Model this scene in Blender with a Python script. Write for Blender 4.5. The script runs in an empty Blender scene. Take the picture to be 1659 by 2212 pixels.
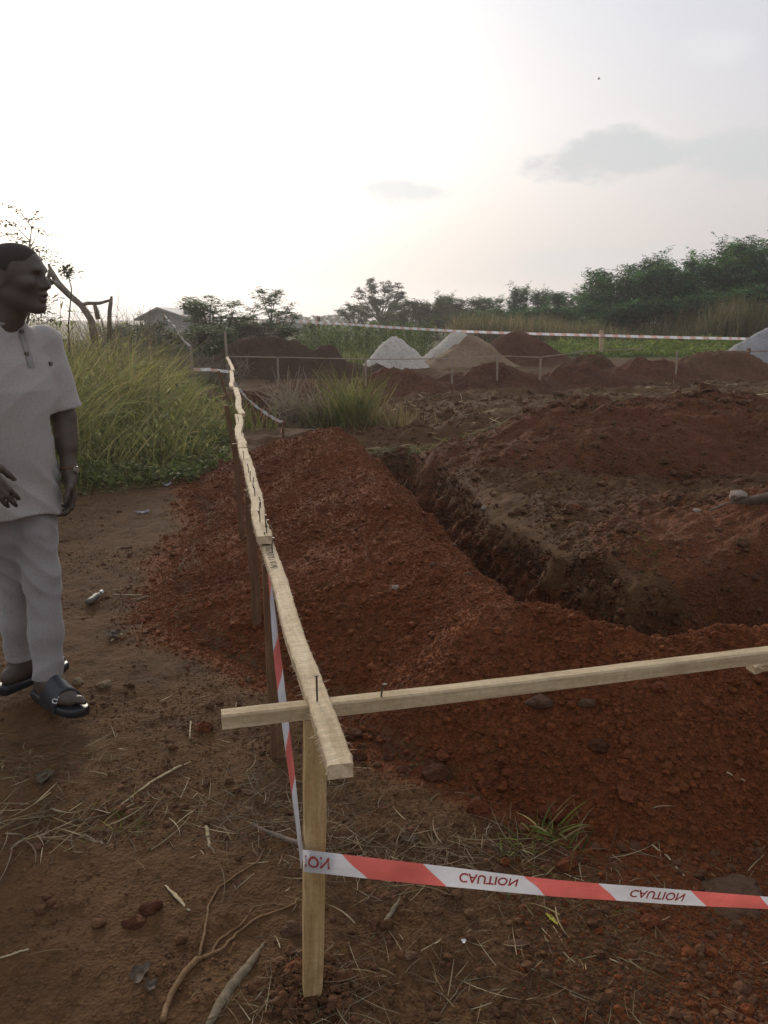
import bpy, math, random
import numpy as np
from mathutils import Vector, Matrix
from mathutils.bvhtree import BVHTree
rng = np.random.default_rng(7)
random.seed(7)
SC = bpy.context.scene
COL = SC.collection
HC, PITCH, FOC = 1.45, math.radians(13.6), 1728.0
CP, SP = math.cos(PITCH), math.sin(PITCH)
CAM = np.array([0., 0., HC])

# ------------------------------------------------------------------ helpers
def ray(px, py):
    X = (px - 829.5) / FOC; V = (1106 - py) / FOC
    return np.array([X, CP + V * SP, -SP + V * CP])
def at_y(px, py, Y):
    d = ray(px, py); return CAM + d * (Y / d[1])
def at_z(px, py, z):
    d = ray(px, py); return CAM + d * ((z - HC) / d[2])

def unused(): pass
def tag(o, label=None, cat=None, group=None, kind=None):
    if label: o['label'] = label
    if cat: o['category'] = cat
    if group: o['group'] = group
    if kind: o['kind'] = kind
    return o
def mesh_obj(name, V, F, mat, parent=None, smooth=False, fmat=None, cols=None):
    me = bpy.data.meshes.new(name)
    V = np.asarray(V, dtype=np.float32)
    if isinstance(F, np.ndarray):
        n, k = F.shape
        me.vertices.add(len(V)); me.vertices.foreach_set('co', V.ravel())
        me.loops.add(n * k); me.loops.foreach_set('vertex_index', F.astype(np.int32).ravel())
        me.polygons.add(n)
        me.polygons.foreach_set('loop_start', np.arange(0, n * k, k, dtype=np.int32))
        me.polygons.foreach_set('loop_total', np.full(n, k, dtype=np.int32))
        me.update(calc_edges=True)
    else:
        me.from_pydata(V.tolist(), [], F); me.update()
    if not isinstance(mat, (list, tuple)): mat = [mat]
    for m in mat: me.materials.append(m)
    if fmat is not None: me.polygons.foreach_set('material_index', np.asarray(fmat, dtype=np.int32))
    if smooth: me.polygons.foreach_set('use_smooth', np.ones(len(me.polygons), dtype=bool))
    if cols is not None:
        a = me.color_attributes.new('tint', 'FLOAT_COLOR', 'POINT')
        c = np.ones((len(V), 4), dtype=np.float32); c[:, :3] = cols
        a.data.foreach_set('color', c.ravel())
    me.update()
    o = bpy.data.objects.new(name, me); COL.objects.link(o)
    if parent is not None: o.parent = parent; o.matrix_parent_inverse = parent.matrix_basis.inverted()
    return o
def empty(name, loc):
    o = bpy.data.objects.new(name, None); COL.objects.link(o); o.location = [float(v) for v in loc]; o.empty_display_size = .05
    return o

class MB:
    """collects simple shapes for one mesh"""
    def __init__(s): s.v = []; s.f = []; s.m = []; s.c = []
    def add(s, V, F, mi=0, col=None):
        b = len(s.v); s.v += [tuple(map(float, p)) for p in V]
        s.f += [tuple(int(i) + b for i in f) for f in F]; s.m += [mi] * len(F)
        s.c += [col if col is not None else (1, 1, 1)] * len(V)
    def box(s, c, ax, mi=0):
        c = np.asarray(c, float); ax = [np.asarray(a, float) for a in ax]
        V = [c + i * ax[0] + j * ax[1] + k * ax[2] for k in (-1, 1) for j in (-1, 1) for i in (-1, 1)]
        s.add(V, [(0, 2, 3, 1), (4, 5, 7, 6), (0, 1, 5, 4), (2, 6, 7, 3), (0, 4, 6, 2), (1, 3, 7, 5)], mi)
    def tube(s, P, R, n=6, mi=0, cap=True, col=None, flat=1.0):
        P = np.asarray(P, float); R = np.broadcast_to(np.asarray(R, float), (len(P),))
        V = []; F = []
        T = np.gradient(P, axis=0); up = np.array([.13, .31, .94])
        for i, p in enumerate(P):
            t = T[i] / (np.linalg.norm(T[i]) + 1e-9)
            a = np.cross(t, up); la = np.linalg.norm(a)
            if la < .15: a = np.cross(t, [1, 0, 0]); la = np.linalg.norm(a)
            a /= la; b = np.cross(t, a)
            for k in range(n):
                th = 2 * math.pi * k / n
                V.append(p + R[i] * (math.cos(th) * a + math.sin(th) * b * flat))
        for i in range(len(P) - 1):
            for k in range(n):
                F.append((i * n + k, i * n + (k + 1) % n, (i + 1) * n + (k + 1) % n, (i + 1) * n + k))
        if cap:
            F.append(tuple(range(n - 1, -1, -1))); F.append(tuple((len(P) - 1) * n + k for k in range(n)))
        s.add(V, F, mi, col)
    def build(s, name, mat, parent=None, smooth=False, tint=False):
        return mesh_obj(name, s.v, s.f, mat, parent, smooth, s.m, np.array(s.c) if tint else None)

def hash2(i, j, seed):
    h = (i.astype(np.int64) * 374761393 + j.astype(np.int64) * 668265263 + seed * 982451653) & 0xffffffff
    h = ((h ^ (h >> 13)) * 1274126177) & 0xffffffff
    h = (h ^ (h >> 16)) & 0xffffffff
    return h.astype(np.float64) / 4294967295.0
def vnoise(x, y, seed=0):
    i = np.floor(x); j = np.floor(y); fx = x - i; fy = y - j
    fx = fx * fx * fx * (fx * (fx * 6 - 15) + 10); fy = fy * fy * fy * (fy * (fy * 6 - 15) + 10)
    a = hash2(i, j, seed); b = hash2(i + 1, j, seed); c = hash2(i, j + 1, seed); d = hash2(i + 1, j + 1, seed)
    return (a + (b - a) * fx) * (1 - fy) + (c + (d - c) * fx) * fy - .5
def fbm(x, y, f, o=3, seed=0, gain=.5):
    s = 0; a = 1; 
    for k in range(o):
        c, n = math.cos(k * 1.1), math.sin(k * 1.1)
        s = s + a * vnoise((x * c - y * n) * f + 13.7 * k, (x * n + y * c) * f - 5.1 * k, seed + k); a *= gain; f *= 2.03
    return s
def ss(a, b, x):
    t = np.clip((x - a) / (b - a), 0, 1); return t * t * (3 - 2 * t)

# ------------------------------------------------------------------ materials
class NT:
    def __init__(s, name, kind='mat'):
        s.m = bpy.data.materials.new(name); s.m.use_nodes = True; s.t = s.m.node_tree; s.n = s.t.nodes; s.l = s.t.links; s.n.clear()
        s.out = s.n.new('ShaderNodeOutputMaterial')
    def new(s, typ, **kw):
        n = s.n.new(typ)
        for k, v in kw.items(): setattr(n, k, v)
        return n
    def link(s, a, b): s.l.new(a, b)
    def noise(s, vec, scale, detail=4, rough=.55, dist=0):
        n = s.new('ShaderNodeTexNoise'); n.inputs['Scale'].default_value = scale; n.inputs['Detail'].default_value = detail
        n.inputs['Roughness'].default_value = rough; n.inputs['Distortion'].default_value = dist
        s.link(vec, n.inputs['Vector']); return n.outputs['Fac']
    def ramp(s, fac, stops):
        r = s.new('ShaderNodeValToRGB'); e = r.color_ramp.elements
        while len(e) < len(stops): e.new(.5)
        for k, (p, c) in enumerate(stops):
            e[k].position = p; e[k].color = (c if len(c) == 4 else (*c, 1)) if not isinstance(c, float) else (c, c, c, 1)
        s.link(fac, r.inputs['Fac']); return r.outputs['Color']
    def mix(s, fac, a, b, mode='MIX'):
        m = s.new('ShaderNodeMix', data_type='RGBA', blend_type=mode)
        for sock, v in ((m.inputs[0], fac), (m.inputs[6], a), (m.inputs[7], b)):
            if hasattr(v, 'is_output'): s.link(v, sock)
            elif isinstance(v, (int, float)): sock.default_value = v
            else: sock.default_value = (*v, 1)
        return m.outputs[2]
    def math(s, op, a, b=None, clamp=False):
        m = s.new('ShaderNodeMath', operation=op); m.use_clamp = clamp
        for sock, v in ((m.inputs[0], a), (m.inputs[1], b)):
            if v is None: continue
            if hasattr(v, 'is_output'): s.link(v, sock)
            else: sock.default_value = v
        return m.outputs[0]
    def bump(s, h, strength, dist, prev=None):
        b = s.new('ShaderNodeBump'); b.inputs['Strength'].default_value = strength; b.inputs['Distance'].default_value = dist
        s.link(h, b.inputs['Height'])
        if prev is not None: s.link(prev, b.inputs['Normal'])
        return b.outputs['Normal']
    def bsdf(s, col, rough=.9, normal=None, spec=.3, metal=0):
        b = s.new('ShaderNodeBsdfPrincipled')
        if hasattr(col, 'is_output'): s.link(col, b.inputs['Base Color'])
        else: b.inputs['Base Color'].default_value = (*col, 1)
        if hasattr(rough, 'is_output'): s.link(rough, b.inputs['Roughness'])
        else: b.inputs['Roughness'].default_value = rough
        b.inputs['Specular IOR Level'].default_value = spec; b.inputs['Metallic'].default_value = metal
        if normal is not None: s.link(normal, b.inputs['Normal'])
        s.link(b.outputs[0], s.out.inputs[0]); return b
    def pos(s): return s.new('ShaderNodeNewGeometry').outputs['Position']
    def obj(s): return s.new('ShaderNodeTexCoord').outputs['Object']

def soil(name, dark, mid, lite, grain=90, spec=.12, extra=None, gb=.012, attr=False):
    t = NT(name); P = t.pos(); oi = t.new('ShaderNodeObjectInfo')
    n1 = t.noise(P, 1.7, 5, .6); n2 = t.noise(P, 14, 4, .65); n3 = t.noise(P, grain, 3, .6)
    vor = t.new('ShaderNodeTexVoronoi'); vor.inputs['Scale'].default_value = grain; t.link(P, vor.inputs['Vector'])
    c = t.ramp(n1, [(.3, dark), (.5, mid), (.72, lite)])
    c = t.mix(.4, c, t.ramp(n2, [(.3, dark), (.55, mid), (.75, lite)]))
    v2 = t.ramp(vor.outputs['Color'], [(0., (.55, .55, .55)), (1., (1.4, 1.35, 1.3))])
    c = t.mix(.8, c, v2, 'MULTIPLY')
    br = tuple((x_ * .5 + y_ * .5) for x_, y_ in zip(mid, (.075, .042, .024))); n5 = t.noise(P, 3.1, 5, .65, .4)
    c = t.mix(t.ramp(n5, [(.48, 0.), (.75, .55)]), c, br)
    if attr:    # brown topsoil mixed in where the heap thins out
        va = t.new('ShaderNodeVertexColor', layer_name='tint'); sp_ = t.new('ShaderNodeSeparateColor'); t.link(va.outputs[0], sp_.inputs[0])
        fa = t.math('ADD', sp_.outputs[0], t.math('MULTIPLY', t.math('SUBTRACT', n2, .5), 1.4))
        c = t.mix(t.ramp(fa, [(.3, 0.), (.75, 1.)]), c, t.ramp(n2, [(.3, (.052, .027, .013)), (.7, (.11, .058, .027))]))
    if extra is not None:   # second soil showing through in patches
        n4 = t.noise(P, .9, 5, .62, .6)
        c = t.mix(t.ramp(n4, [(extra[1], 0.), (extra[1] + .1, 1.)]), c, extra[0])
    c = t.mix(1., c, t.ramp(oi.outputs['Random'], [(0., (.9, .89, .88)), (1., (1.16, 1.13, 1.1))]), 'MULTIPLY')
    b = t.bump(n2, .4, .02); b = t.bump(vor.outputs['Distance'], .6, gb, b); b = t.bump(n3, .4, gb * .5, b)
    t.bsdf(c, .92, b, spec); return t.m

RED_D, RED_M, RED_L = (.085, .0260, .0098), (.128, .0405, .0142), (.165, .057, .022)
M = {}
M['red'] = soil('red_laterite', RED_D, RED_M, RED_L, 70)
M['redmix'] = soil('red_laterite_heap', RED_D, RED_M, RED_L, 70, attr=True)
M['redback'] = soil('heap_laterite', (.068, .0245, .0115), (.104, .038, .0165), (.14, .056, .025), 70)
M['redfar'] = soil('far_laterite', (.055, .022, .013), (.085, .034, .020), (.115, .05, .029), 25)
M['brown'] = soil('brown_spoil', (.055, .026, .014), (.095, .046, .023), (.14, .073, .039), 40)
def ground_mat():
    t = NT('ground_soil'); P = t.pos()
    a = t.new('ShaderNodeVertexColor', layer_name='tint'); sep = t.new('ShaderNodeSeparateColor'); t.link(a.outputs[0], sep.inputs[0])
    n1 = t.noise(P, 1.3, 6, .62, .3); n2 = t.noise(P, 9, 5, .65); n3 = t.noise(P, 60, 3, .6)
    vor = t.new('ShaderNodeTexVoronoi'); vor.inputs['Scale'].default_value = 110; t.link(P, vor.inputs['Vector'])
    c = t.ramp(n1, [(.3, (.056, .0275, .0120)), (.5, (.095, .0485, .0205)), (.72, (.140, .073, .030))])
    c = t.mix(.5, c, t.ramp(n2, [(.3, (.036, .0185, .0105)), (.55, (.095, .0485, .0205)), (.75, (.12, .066, .036))]))
    r = t.ramp(n2, [(.3, RED_D), (.52, RED_M), (.75, RED_L)])
    nr = t.math('ADD', sep.outputs[0], t.math('MULTIPLY', t.math('SUBTRACT', n1, .5), .9))
    c = t.mix(t.ramp(nr, [(.35, 0.), (.6, 1.)]), c, r)
    # far ground covered in low greenery / dry litter
    g = t.ramp(n2, [(.3, (.035, .04, .012)), (.55, (.075, .08, .025)), (.75, (.13, .115, .05))])
    ng = t.math('ADD', sep.outputs[1], t.math('MULTIPLY', t.math('SUBTRACT', n2, .5), 1.0))
    c = t.mix(t.ramp(ng, [(.4, 0.), (.62, 1.)]), c, g)
    v2 = t.ramp(vor.outputs['Color'], [(0., (.72, .72, .72)), (1., (1.25, 1.22, 1.2))])
    c = t.mix(.6, c, v2, 'MULTIPLY')
    b = t.bump(n2, .6, .03); b = t.bump(n3, .6, .012, b); b = t.bump(vor.outputs['Distance'], .5, .008, b)
    t.bsdf(c, .93, b, .12); return t.m
M['ground'] = ground_mat()
def pile_mat(name, a, b, scale, bd=.02):
    t = NT(name); P = t.pos(); n1 = t.noise(P, 1.2, 5, .6); n2 = t.noise(P, scale, 4, .7)
    c = t.mix(t.ramp(n1, [(.35, 0.), (.65, 1.)]), a, b)
    c = t.mix(.6, c, t.ramp(n2, [(.3, (.6, .6, .6)), (.7, (1.25, 1.25, 1.25))]), 'MULTIPLY')
    bb = t.bump(n2, .8, bd); t.bsdf(c, .95, bb, .2); return t.m
M['sand'] = pile_mat('pale_sand', (.40, .355, .30), (.50, .45, .39), 14, .03)
M['tansand'] = pile_mat('tan_sand', (.16, .10, .06), (.24, .165, .10), 14, .03)
M['gravel'] = pile_mat('grey_gravel', (.27, .26, .26), (.36, .345, .34), 22, .06)

def wood(name, a, b, c_, along=(1, 0, 0), scale=18, rough=.8, saw=False, spec=.15):
    t = NT(name); O = t.obj(); mp = t.new('ShaderNodeMapping'); t.link(O, mp.inputs[0])
    sc = [14, 14, 14]; ax = along.index(1); sc[ax] = 1.1; mp.inputs['Scale'].default_value = sc
    n1 = t.noise(mp.outputs[0], 3.2, 6, .65, .8); n2 = t.noise(mp.outputs[0], 6, 4, .6, 1.)
    n3 = t.noise(O, 90, 3, .7)
    c = t.ramp(n1, [(.3, a), (.52, b), (.72, c_)])
    c = t.mix(.35, c, t.ramp(n2, [(.35, a), (.65, c_)]))
    c = t.mix(.5, c, t.ramp(n3, [(.3, (.75, .72, .7)), (.7, (1.2, 1.2, 1.2))]), 'MULTIPLY')
    n5 = t.noise(O, 7, 4, .6, .5); c = t.mix(.75, c, t.ramp(n5, [(.3, (.72, .68, .62)), (.5, (1., 1., 1.)), (.75, (1.08, 1.08, 1.08))]), 'MULTIPLY')
    # saw marks across
    w = None
    if saw:
     w = t.new('ShaderNodeTexWave'); w.inputs['Scale'].default_value = 30; w.inputs['Distortion'].default_value = 9; w.bands_direction = 'XYZ'[ax]; t.link(O, w.inputs['Vector'])
    if saw: c = t.mix(.10, c, w.outputs['Color'], 'MULTIPLY')
    nb = t.bump(n1, .35, .006); nb = t.bump(n3, .5, .004, nb)
    t.bsdf(c, rough, nb, spec); return t.m
M['pine'] = wood('sawn_pine', (.40, .285, .165), (.56, .43, .275), (.66, .54, .37), saw=True)
M['pine2'] = wood('smooth_pine', (.36, .26, .15), (.47, .36, .22), (.56, .45, .29))
M['stake'] = wood('stake_wood', (.30, .18, .07), (.46, .32, .145), (.55, .41, .22), (0, 0, 1))
M['stakedark'] = wood('weathered_stake', (.10, .05, .025), (.16, .085, .045), (.22, .125, .07), (0, 0, 1))
M['stakefar'] = wood('grey_stake', (.22, .17, .13), (.30, .24, .18), (.38, .31, .24), (0, 0, 1))
def simple(name, col, rough=.6, spec=.4, metal=0, nscale=None, var=.25, bump=0):
    t = NT(name)
    if nscale:
        n = t.noise(t.obj(), nscale, 4, .6)
        lo = tuple(c * (1 - var) for c in col); hi = tuple(min(1, c * (1 + var)) for c in col)
        c = t.ramp(n, [(.3, lo), (.7, hi)]); nb = t.bump(n, bump, .01) if bump else None
        t.bsdf(c, rough, nb, spec, metal)
    else: t.bsdf(col, rough, None, spec, metal)
    return t.m
M['nail'] = simple('nail_steel', (.09, .075, .06), .45, .5, .7)
def thin(name, col, trans=.45, rough=.3, spec=.5, attr=False, nscale=6, var=.2, wr=0):
    """thin sheet (leaf, tape): part of the light passes through"""
    t = NT(name)
    n = t.noise(t.pos(), nscale, 3, .6)
    if attr:
        a = t.new('ShaderNodeVertexColor', layer_name='tint'); col0 = a.outputs[0]
    else:
        rgb = t.new('ShaderNodeRGB'); rgb.outputs[0].default_value = (*col, 1); col0 = rgb.outputs[0]
    c = t.mix(1., col0, t.ramp(n, [(.3, (1 - var,) * 3), (.7, (1 + var,) * 3)]), 'MULTIPLY')
    p = t.new('ShaderNodeBsdfPrincipled'); t.link(c, p.inputs['Base Color']); p.inputs['Roughness'].default_value = rough
    p.inputs['Specular IOR Level'].default_value = spec
    if wr:
        w1 = t.noise(t.pos(), 55, 3, .6, 1.5); w2 = t.noise(t.pos(), 9, 3, .6); t.link(t.bump(w1, wr, .004, t.bump(w2, wr, .02)), p.inputs['Normal'])
    tr = t.new('ShaderNodeBsdfTranslucent'); t.link(c, tr.inputs[0])
    mx = t.new('ShaderNodeMixShader'); mx.inputs[0].default_value = trans
    t.link(p.outputs[0], mx.inputs[1]); t.link(tr.outputs[0], mx.inputs[2]); t.link(mx.outputs[0], t.out.inputs[0]); return t.m
M['tapew'] = thin('tape_white', (.66, .66, .69), .38, .26, wr=.5)
M['taperf'] = thin('faded_tape_red', (.58, .38, .34), .35, .3)
M['taper'] = thin('tape_red', (.68, .155, .135), .38, .32, wr=.5)
M['tapetext'] = thin('tape_lettering', (.50, .085, .075), .35, .35)
M['straw'] = thin('straw', (1, 1, 1), .12, .7, .25, True)
M['grass'] = thin('grass_blade', (1, 1, 1), .42, .6, .1, True, 3)
M['leaf'] = thin('leaf', (1, 1, 1), .38, .6, .1, True, 2)
M['bark'] = simple('bark', (.085, .062, .045), .9, .2, 0, 12, .4, .5)

# ------------------------------------------------------------------ terrain
C0 = np.array([-.117, 1.36]); KN = math.hypot(1, .2)
def uv(x, y): return ((x - C0[0]) + .2 * (y - C0[1])) / KN, (-.2 * (x - C0[0]) + (y - C0[1])) / KN
def xy(u, v): return C0[0] + (u - .2 * v) / KN, C0[1] + (.2 * u + v) / KN

def base(x, y, micro=True):
    u, v = uv(x, y); r = np.hypot(x, y)
    near = 1 - ss(9, 14, r)
    z = .035 * fbm(x, y, .55, 2, 3)
    ex = .05 * fbm(x, y, 2.3, 3, 11) + .10 * fbm(x, y, .7, 2, 12)
    # disturbed plain beyond the trench
    rough = ss(6.8, 8.6, v) * ss(-.6, .8, u) * (1 - ss(19, 24, y))
    rg = 1 - 2 * np.abs(fbm(x, y, .8, 4, 21)) 
    z = z + rough * (.16 * (rg - .7) + .10 * fbm(x, y, 2.2, 4, 23, .6))
    z = z + .16 * ss(17, 24, y)
    # soil block between the trenches, bulging edge
    blk = ss(1.75, 2.2, u + ex) * ss(2.0, 2.5, v + ex) * (1 - ss(6.5, 7.6, v))
    z = z + blk * (.13 + .12 * fbm(x, y, 1.1, 3, 31) + .07 * fbm(x, y, 4, 3, 33) + .03 * fbm(x, y, 12, 3, 35))
    # trenches
    wob = .16 * fbm(x, y, 1.4, 3, 41) + .02 * fbm(x, y, 5, 3, 43) + .012 * fbm(x, y, 17, 3, 45)
    def cut(a, lo, hi, b, blo, bhi, depth, w=.15):
        A = ss(lo - w, lo + w, a + wob) * (1 - ss(hi - w, hi + w, a + wob))
        B = ss(blo - w, blo + w, b + wob) * (1 - ss(bhi - w, bhi + w, b + wob))
        return depth * A * B
    def cut2(a, lo, hi, b, blo, bhi, depth):   # inner bank leans back
        A = ss(lo - .15, lo + .15, a + wob) * (1 - ss(hi - .14, hi + .20, a + wob)) ** 1.2
        B = ss(blo - .15, blo + .15, b + wob) * (1 - ss(bhi - .15, bhi + .15, b + wob))
        return depth * A * B
    t = np.maximum(cut2(u, 1.20, 1.74, v, 1.5, 6.9, .62), cut2(v, 1.55, 2.15, u, 1.2, 14, .60))
    t = np.maximum(t, cut(v, 12.2, 12.9, u, -.2, 1.4, .5, .2))
    t = np.maximum(t, cut(u, .2, .8, v, 9.8, 12.6, .45, .2))
    z = z - t
    if micro:
        m = .010 * fbm(x, y, 6, 3, 51) + near * (.006 * fbm(x, y, 28, 3, 53, .6))
        wall = np.clip(t * (0.62 - t) * 8, 0, 1)
        m = m + wall * (.06 * fbm(x, y, 8, 3, 55) + .05 * fbm(x, y, 24, 2, 56))
        # footprints and scuffs on the trodden path
        m = m - .008 * ss(.12, .3, fbm(x, y, 3.3, 2, 57)) * near
        z = z + m
    return z

def seg_d(u, v, P):
    best = None; bt = None
    for (a, b) in zip(P[:-1], P[1:]):
        a = np.array(a); b = np.array(b); d = b - a; t = np.clip(((u - a[0]) * d[0] + (v - a[1]) * d[1]) / (d @ d), 0, 1)
        q = np.hypot(u - a[0] - t * d[0], v - a[1] - t * d[1])
        best = q if best is None else np.minimum(best, q)
    return best
CREST = [(.84, 6.0), (.86, 4.2), (.80, 2.6), (.86, 1.35), (1.25, 1.0), (3.0, .9), (9, .9)]
def h_L(x, y):
    u, v = uv(x, y)
    d = seg_d(u, v, CREST) + .10 * fbm(x, y, 1.4, 3, 61) + .02
    outer = (u < .84) | ((v < .95))
    wout = .62 + .66 * ss(1.1, 2.6, v) * ss(1.4, .4, u) - .12 * ss(2, 4, u)
    wout = wout + .45 * np.clip(ss(5.8, 6.8, v), 0, 1) * 0
    w = np.where(outer, wout, .60)
    H = .42 + .06 * fbm(x, y, .9, 2, 63) + .05 * ss(3, 5.5, v) - .06 * ss(1.2, 2.2, u)
    h = H * (1.0 - np.sqrt((d / w) ** 2 + .03)) / (1 - .173)
    n = fbm(x, y, 2.4, 4, 65, .55)
    lump = np.clip((h + .05) / .15, 0, 1)
    h = h + lump * (.062 * n + .011 * fbm(x, y, 11, 3, 67, .6) + .007 * fbm(x, y, 45, 2, 69))
    return h
def heap_fn(cx, cy, rx, ry, H, seed, rot=0., rough=1., soft=False):
    ca, sa = math.cos(rot), math.sin(rot)
    def f(x, y):
        X = ((x - cx) * ca + (y - cy) * sa) / rx; Y = (-(x - cx) * sa + (y - cy) * ca) / ry
        s = min(rx, ry)
        r = np.sqrt(X * X + Y * Y) + rough * (.16 * fbm(x / s, y / s, 1.1, 3, seed))
        h = H * (1 - (np.sqrt(r * r + .10) - .316) / (math.sqrt(1.10) - .316)) if not soft else H * (np.exp(-2.2 * r * r) - .11) / .89
        lump = np.clip((h + .1 * H) / (.4 * H), 0, 1)
        h = h + rough * lump * (.10 * H * fbm(x / s, y / s, 2.5, 4, seed + 5, .55) + .018 * fbm(x, y, 10, 3, seed + 9, .65))
        return np.where(r < 1.5, h, -1.)
    f.c = (cx, cy); f.r = (rx, ry); f.rot = rot
    return f
HEAPS = {   # name: fn
 'right': heap_fn(3.15, 4.85, 1.85, 1.30, .34, 101, .2),
 'back': heap_fn(3.2, 8.5, 2.9, 1.65, .52, 121, .1, 1.0),
 'farleft': heap_fn(-2.3, 13.6, 1.5, 1.0, .42, 141, .2),
}
def ground_h(x, y):
    x = np.asarray(x, float); y = np.asarray(y, float)
    b = base(x, y); e = np.maximum(h_L(x, y), 0)
    for f in HEAPS.values(): e = np.maximum(e, f(x, y))
    return b + e
def hit(px, py, tmax=60):
    d = ray(px, py); t = np.linspace(.8, tmax, 6000)
    P = CAM[None] + d[None] * t[:, None]
    below = P[:, 2] < ground_h(P[:, 0], P[:, 1])
    k = int(np.argmax(below)) if below.any() else len(t) - 1
    t2 = np.linspace(t[max(k - 1, 0)], t[k], 40); P = CAM[None] + d[None] * t2[:, None]
    below = P[:, 2] < ground_h(P[:, 0], P[:, 1]); k = int(np.argmax(below)) if below.any() else -1
    return P[k]

def grid_faces(nr, na, wrap=False):
    i = np.arange(nr - 1)[:, None]; j = np.arange(na if wrap else na - 1)[None]
    j2 = (j + 1) % na
    return np.stack([i * na + j, i * na + j2, (i + 1) * na + j2, (i + 1) * na + j], -1).reshape(-1, 4)
OX, OY = 0., -1.
rr = [1.2]
while rr[-1] < 650:
    r = rr[-1]
    k = .0033 if r < 11 else (.006 if r < 30 else .05)
    rr.append(r * (1 + k))
rr = np.array(rr)
fine = np.arange(-40, 40, .115); rest = np.arange(40, 320, 2.5)
ang = np.radians(np.concatenate([fine, rest])); 
GX = OX + rr[:, None] * np.sin(ang)[None]; GY = OY + rr[:, None] * np.cos(ang)[None]
GZ = base(GX, GY); GZ[rr > 60] *= 0.6
F = grid_faces(len(rr), len(ang), True)
u_, v_ = uv(GX, GY)
wl_ = np.clip((-.03 - GZ) * 6, 0, 1) * np.clip((GZ + .60) * 8, 0, 1) * (GY < 12)
w3 = .055 * fbm(u_ * 0 + v_ + u_ * .3, GZ * 1.3, 5, 3, 301) + .07 * fbm(v_ + u_, GZ * 1.2, 14, 3, 303)
GX = GX + wl_ * w3; GY = GY + wl_ * w3 * .6
GV = np.stack([GX, GY, GZ], -1).reshape(-1, 3)
hl = h_L(GX, GY)
u_, v_ = uv(GX, GY)
redm = .95 * np.exp(-np.clip(-hl, 0, 9) / .11) + ss(.05, .3, -GZ) * (u_ > 1) * .9
redm = redm - .35 * ss(9, 10, GY) + .55 * ss(.25, .9, GX) * ss(2.3, 1.7, GY)
# topsoil brown on the block's rim, red below
grn = ss(23, 30, GY) + .5 * ss(.15, .9, -.2 - u_ + .3 * fbm(GX, GY, .8, 3, 71)) * ss(5.6, 7.2, GY)
cols = np.stack([np.clip(redm, 0, 1), np.clip(grn, 0, 1), GX * 0], -1).reshape(-1, 3)
ctr = len(GV); GV = np.vstack([GV, [[0, -1, 0.]]]); cols = np.vstack([cols, [[0, 0, 0]]])
g = mesh_obj('ground', GV, F, M['ground'], None, True, None, cols)
tag(g, kind='structure')
# long L-shaped spoil heap, on the same fine grid
hm = hl > -.035
fm = hm.ravel()[F].any(1)
Ff = F[fm]; used = np.unique(Ff); remap = np.full(len(GV), -1); remap[used] = np.arange(len(used))
HV = np.stack([GX, GY, base(GX, GY) + np.maximum(hl, -.08)], -1).reshape(-1, 3)[used]
tc = np.zeros((len(GV), 3)); tc[:-1, 0] = ss(.13, -.02, hl.ravel()) * ss(1.0, .3, u_.ravel() + 0 * v_.ravel()) * .85
o = mesh_obj('soil_heap', HV, remap[Ff], M['redmix'], None, True, None, tc[used])
tag(o, 'long L-shaped heap of granular red soil dug from the trench, running under the wooden boards', 'soil heap', 'heaps of dug soil')
del HV
def heap_obj(name, f, mat, label, cat, group, nr=110, na=220, ext=1.3):
    r = np.linspace(0.002, ext, nr)[:, None]; a = np.linspace(0, 2 * math.pi, na, endpoint=False)[None]
    X = r * np.cos(a) * f.r[0]; Y = r * np.sin(a) * f.r[1]
    ca, sa = math.cos(f.rot), math.sin(f.rot)
    x = f.c[0] + X * ca - Y * sa; y = f.c[1] + X * sa + Y * ca
    h = f(x, y); z = base(x, y) + np.maximum(h, -.1)
    V = np.stack([x, y, z], -1).reshape(-1, 3); Fq = grid_faces(nr, na, True)
    keep = (h.ravel()[Fq] > -.06).any(1)
    Fk = Fq[keep]; us = np.unique(Fk); rm = np.full(len(V), -1); rm[us] = np.arange(len(us))
    ob = mesh_obj(name, V[us], rm[Fk], mat, None, True)
    return tag(ob, label, cat, group)
HG = 'heaps of dug soil'
heap_obj('soil_heap', HEAPS['right'], M['redback'], 'rounded red soil heap on the block inside the trench corner, at the right edge', 'soil heap', HG, 220, 420)
heap_obj('soil_heap', HEAPS['back'], M['redback'], 'broad low red soil heap behind the trench, beyond the grey half-buried log', 'soil heap', HG, 220, 460)
heap_obj('soil_heap', HEAPS['farleft'], M['redfar'], 'small red soil heap beside the far end of the long board line', 'soil heap', HG)
M['farbrown'] = soil('far_brown', (.035, .018, .0115), (.055, .027, .016), (.08, .04, .023), 20)
# ------------------------------------------------------------------ far heaps and piles
def pile(name, l, r, py_top, Y, mat, label, cat, group=None, depth=.8, seed=5, rough=.5, nr=60, na=140, soft=False, wide=1.):
    a = at_y(l, 770, Y); b = at_y(r, 770, Y); cx = (a[0] + b[0]) / 2; rx = abs(b[0] - a[0]) / 2
    zt = at_y((l + r) / 2, py_top, Y)[2]; H = zt - float(base(np.array([cx]), np.array([Y]))[0])
    f = heap_fn(cx, Y, rx * wide, rx * depth * wide, H, seed, 0, rough, soft)
    return heap_obj(name, f, mat, label, cat, group, nr, na, 1.35)
PG = 'piles of building sand and gravel'
pile('sand_pile', 775, 930, 727, 22.5, M['sand'], 'pale grey sand pile, leftmost of the piles, behind the far board line', 'sand pile', PG, .8, 211, .95)
pile('sand_pile', 900, 1075, 719, 24.5, M['sand'], 'pale sand pile half hidden behind the tan sand pile', 'sand pile', PG, .7, 217, .9)
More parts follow.
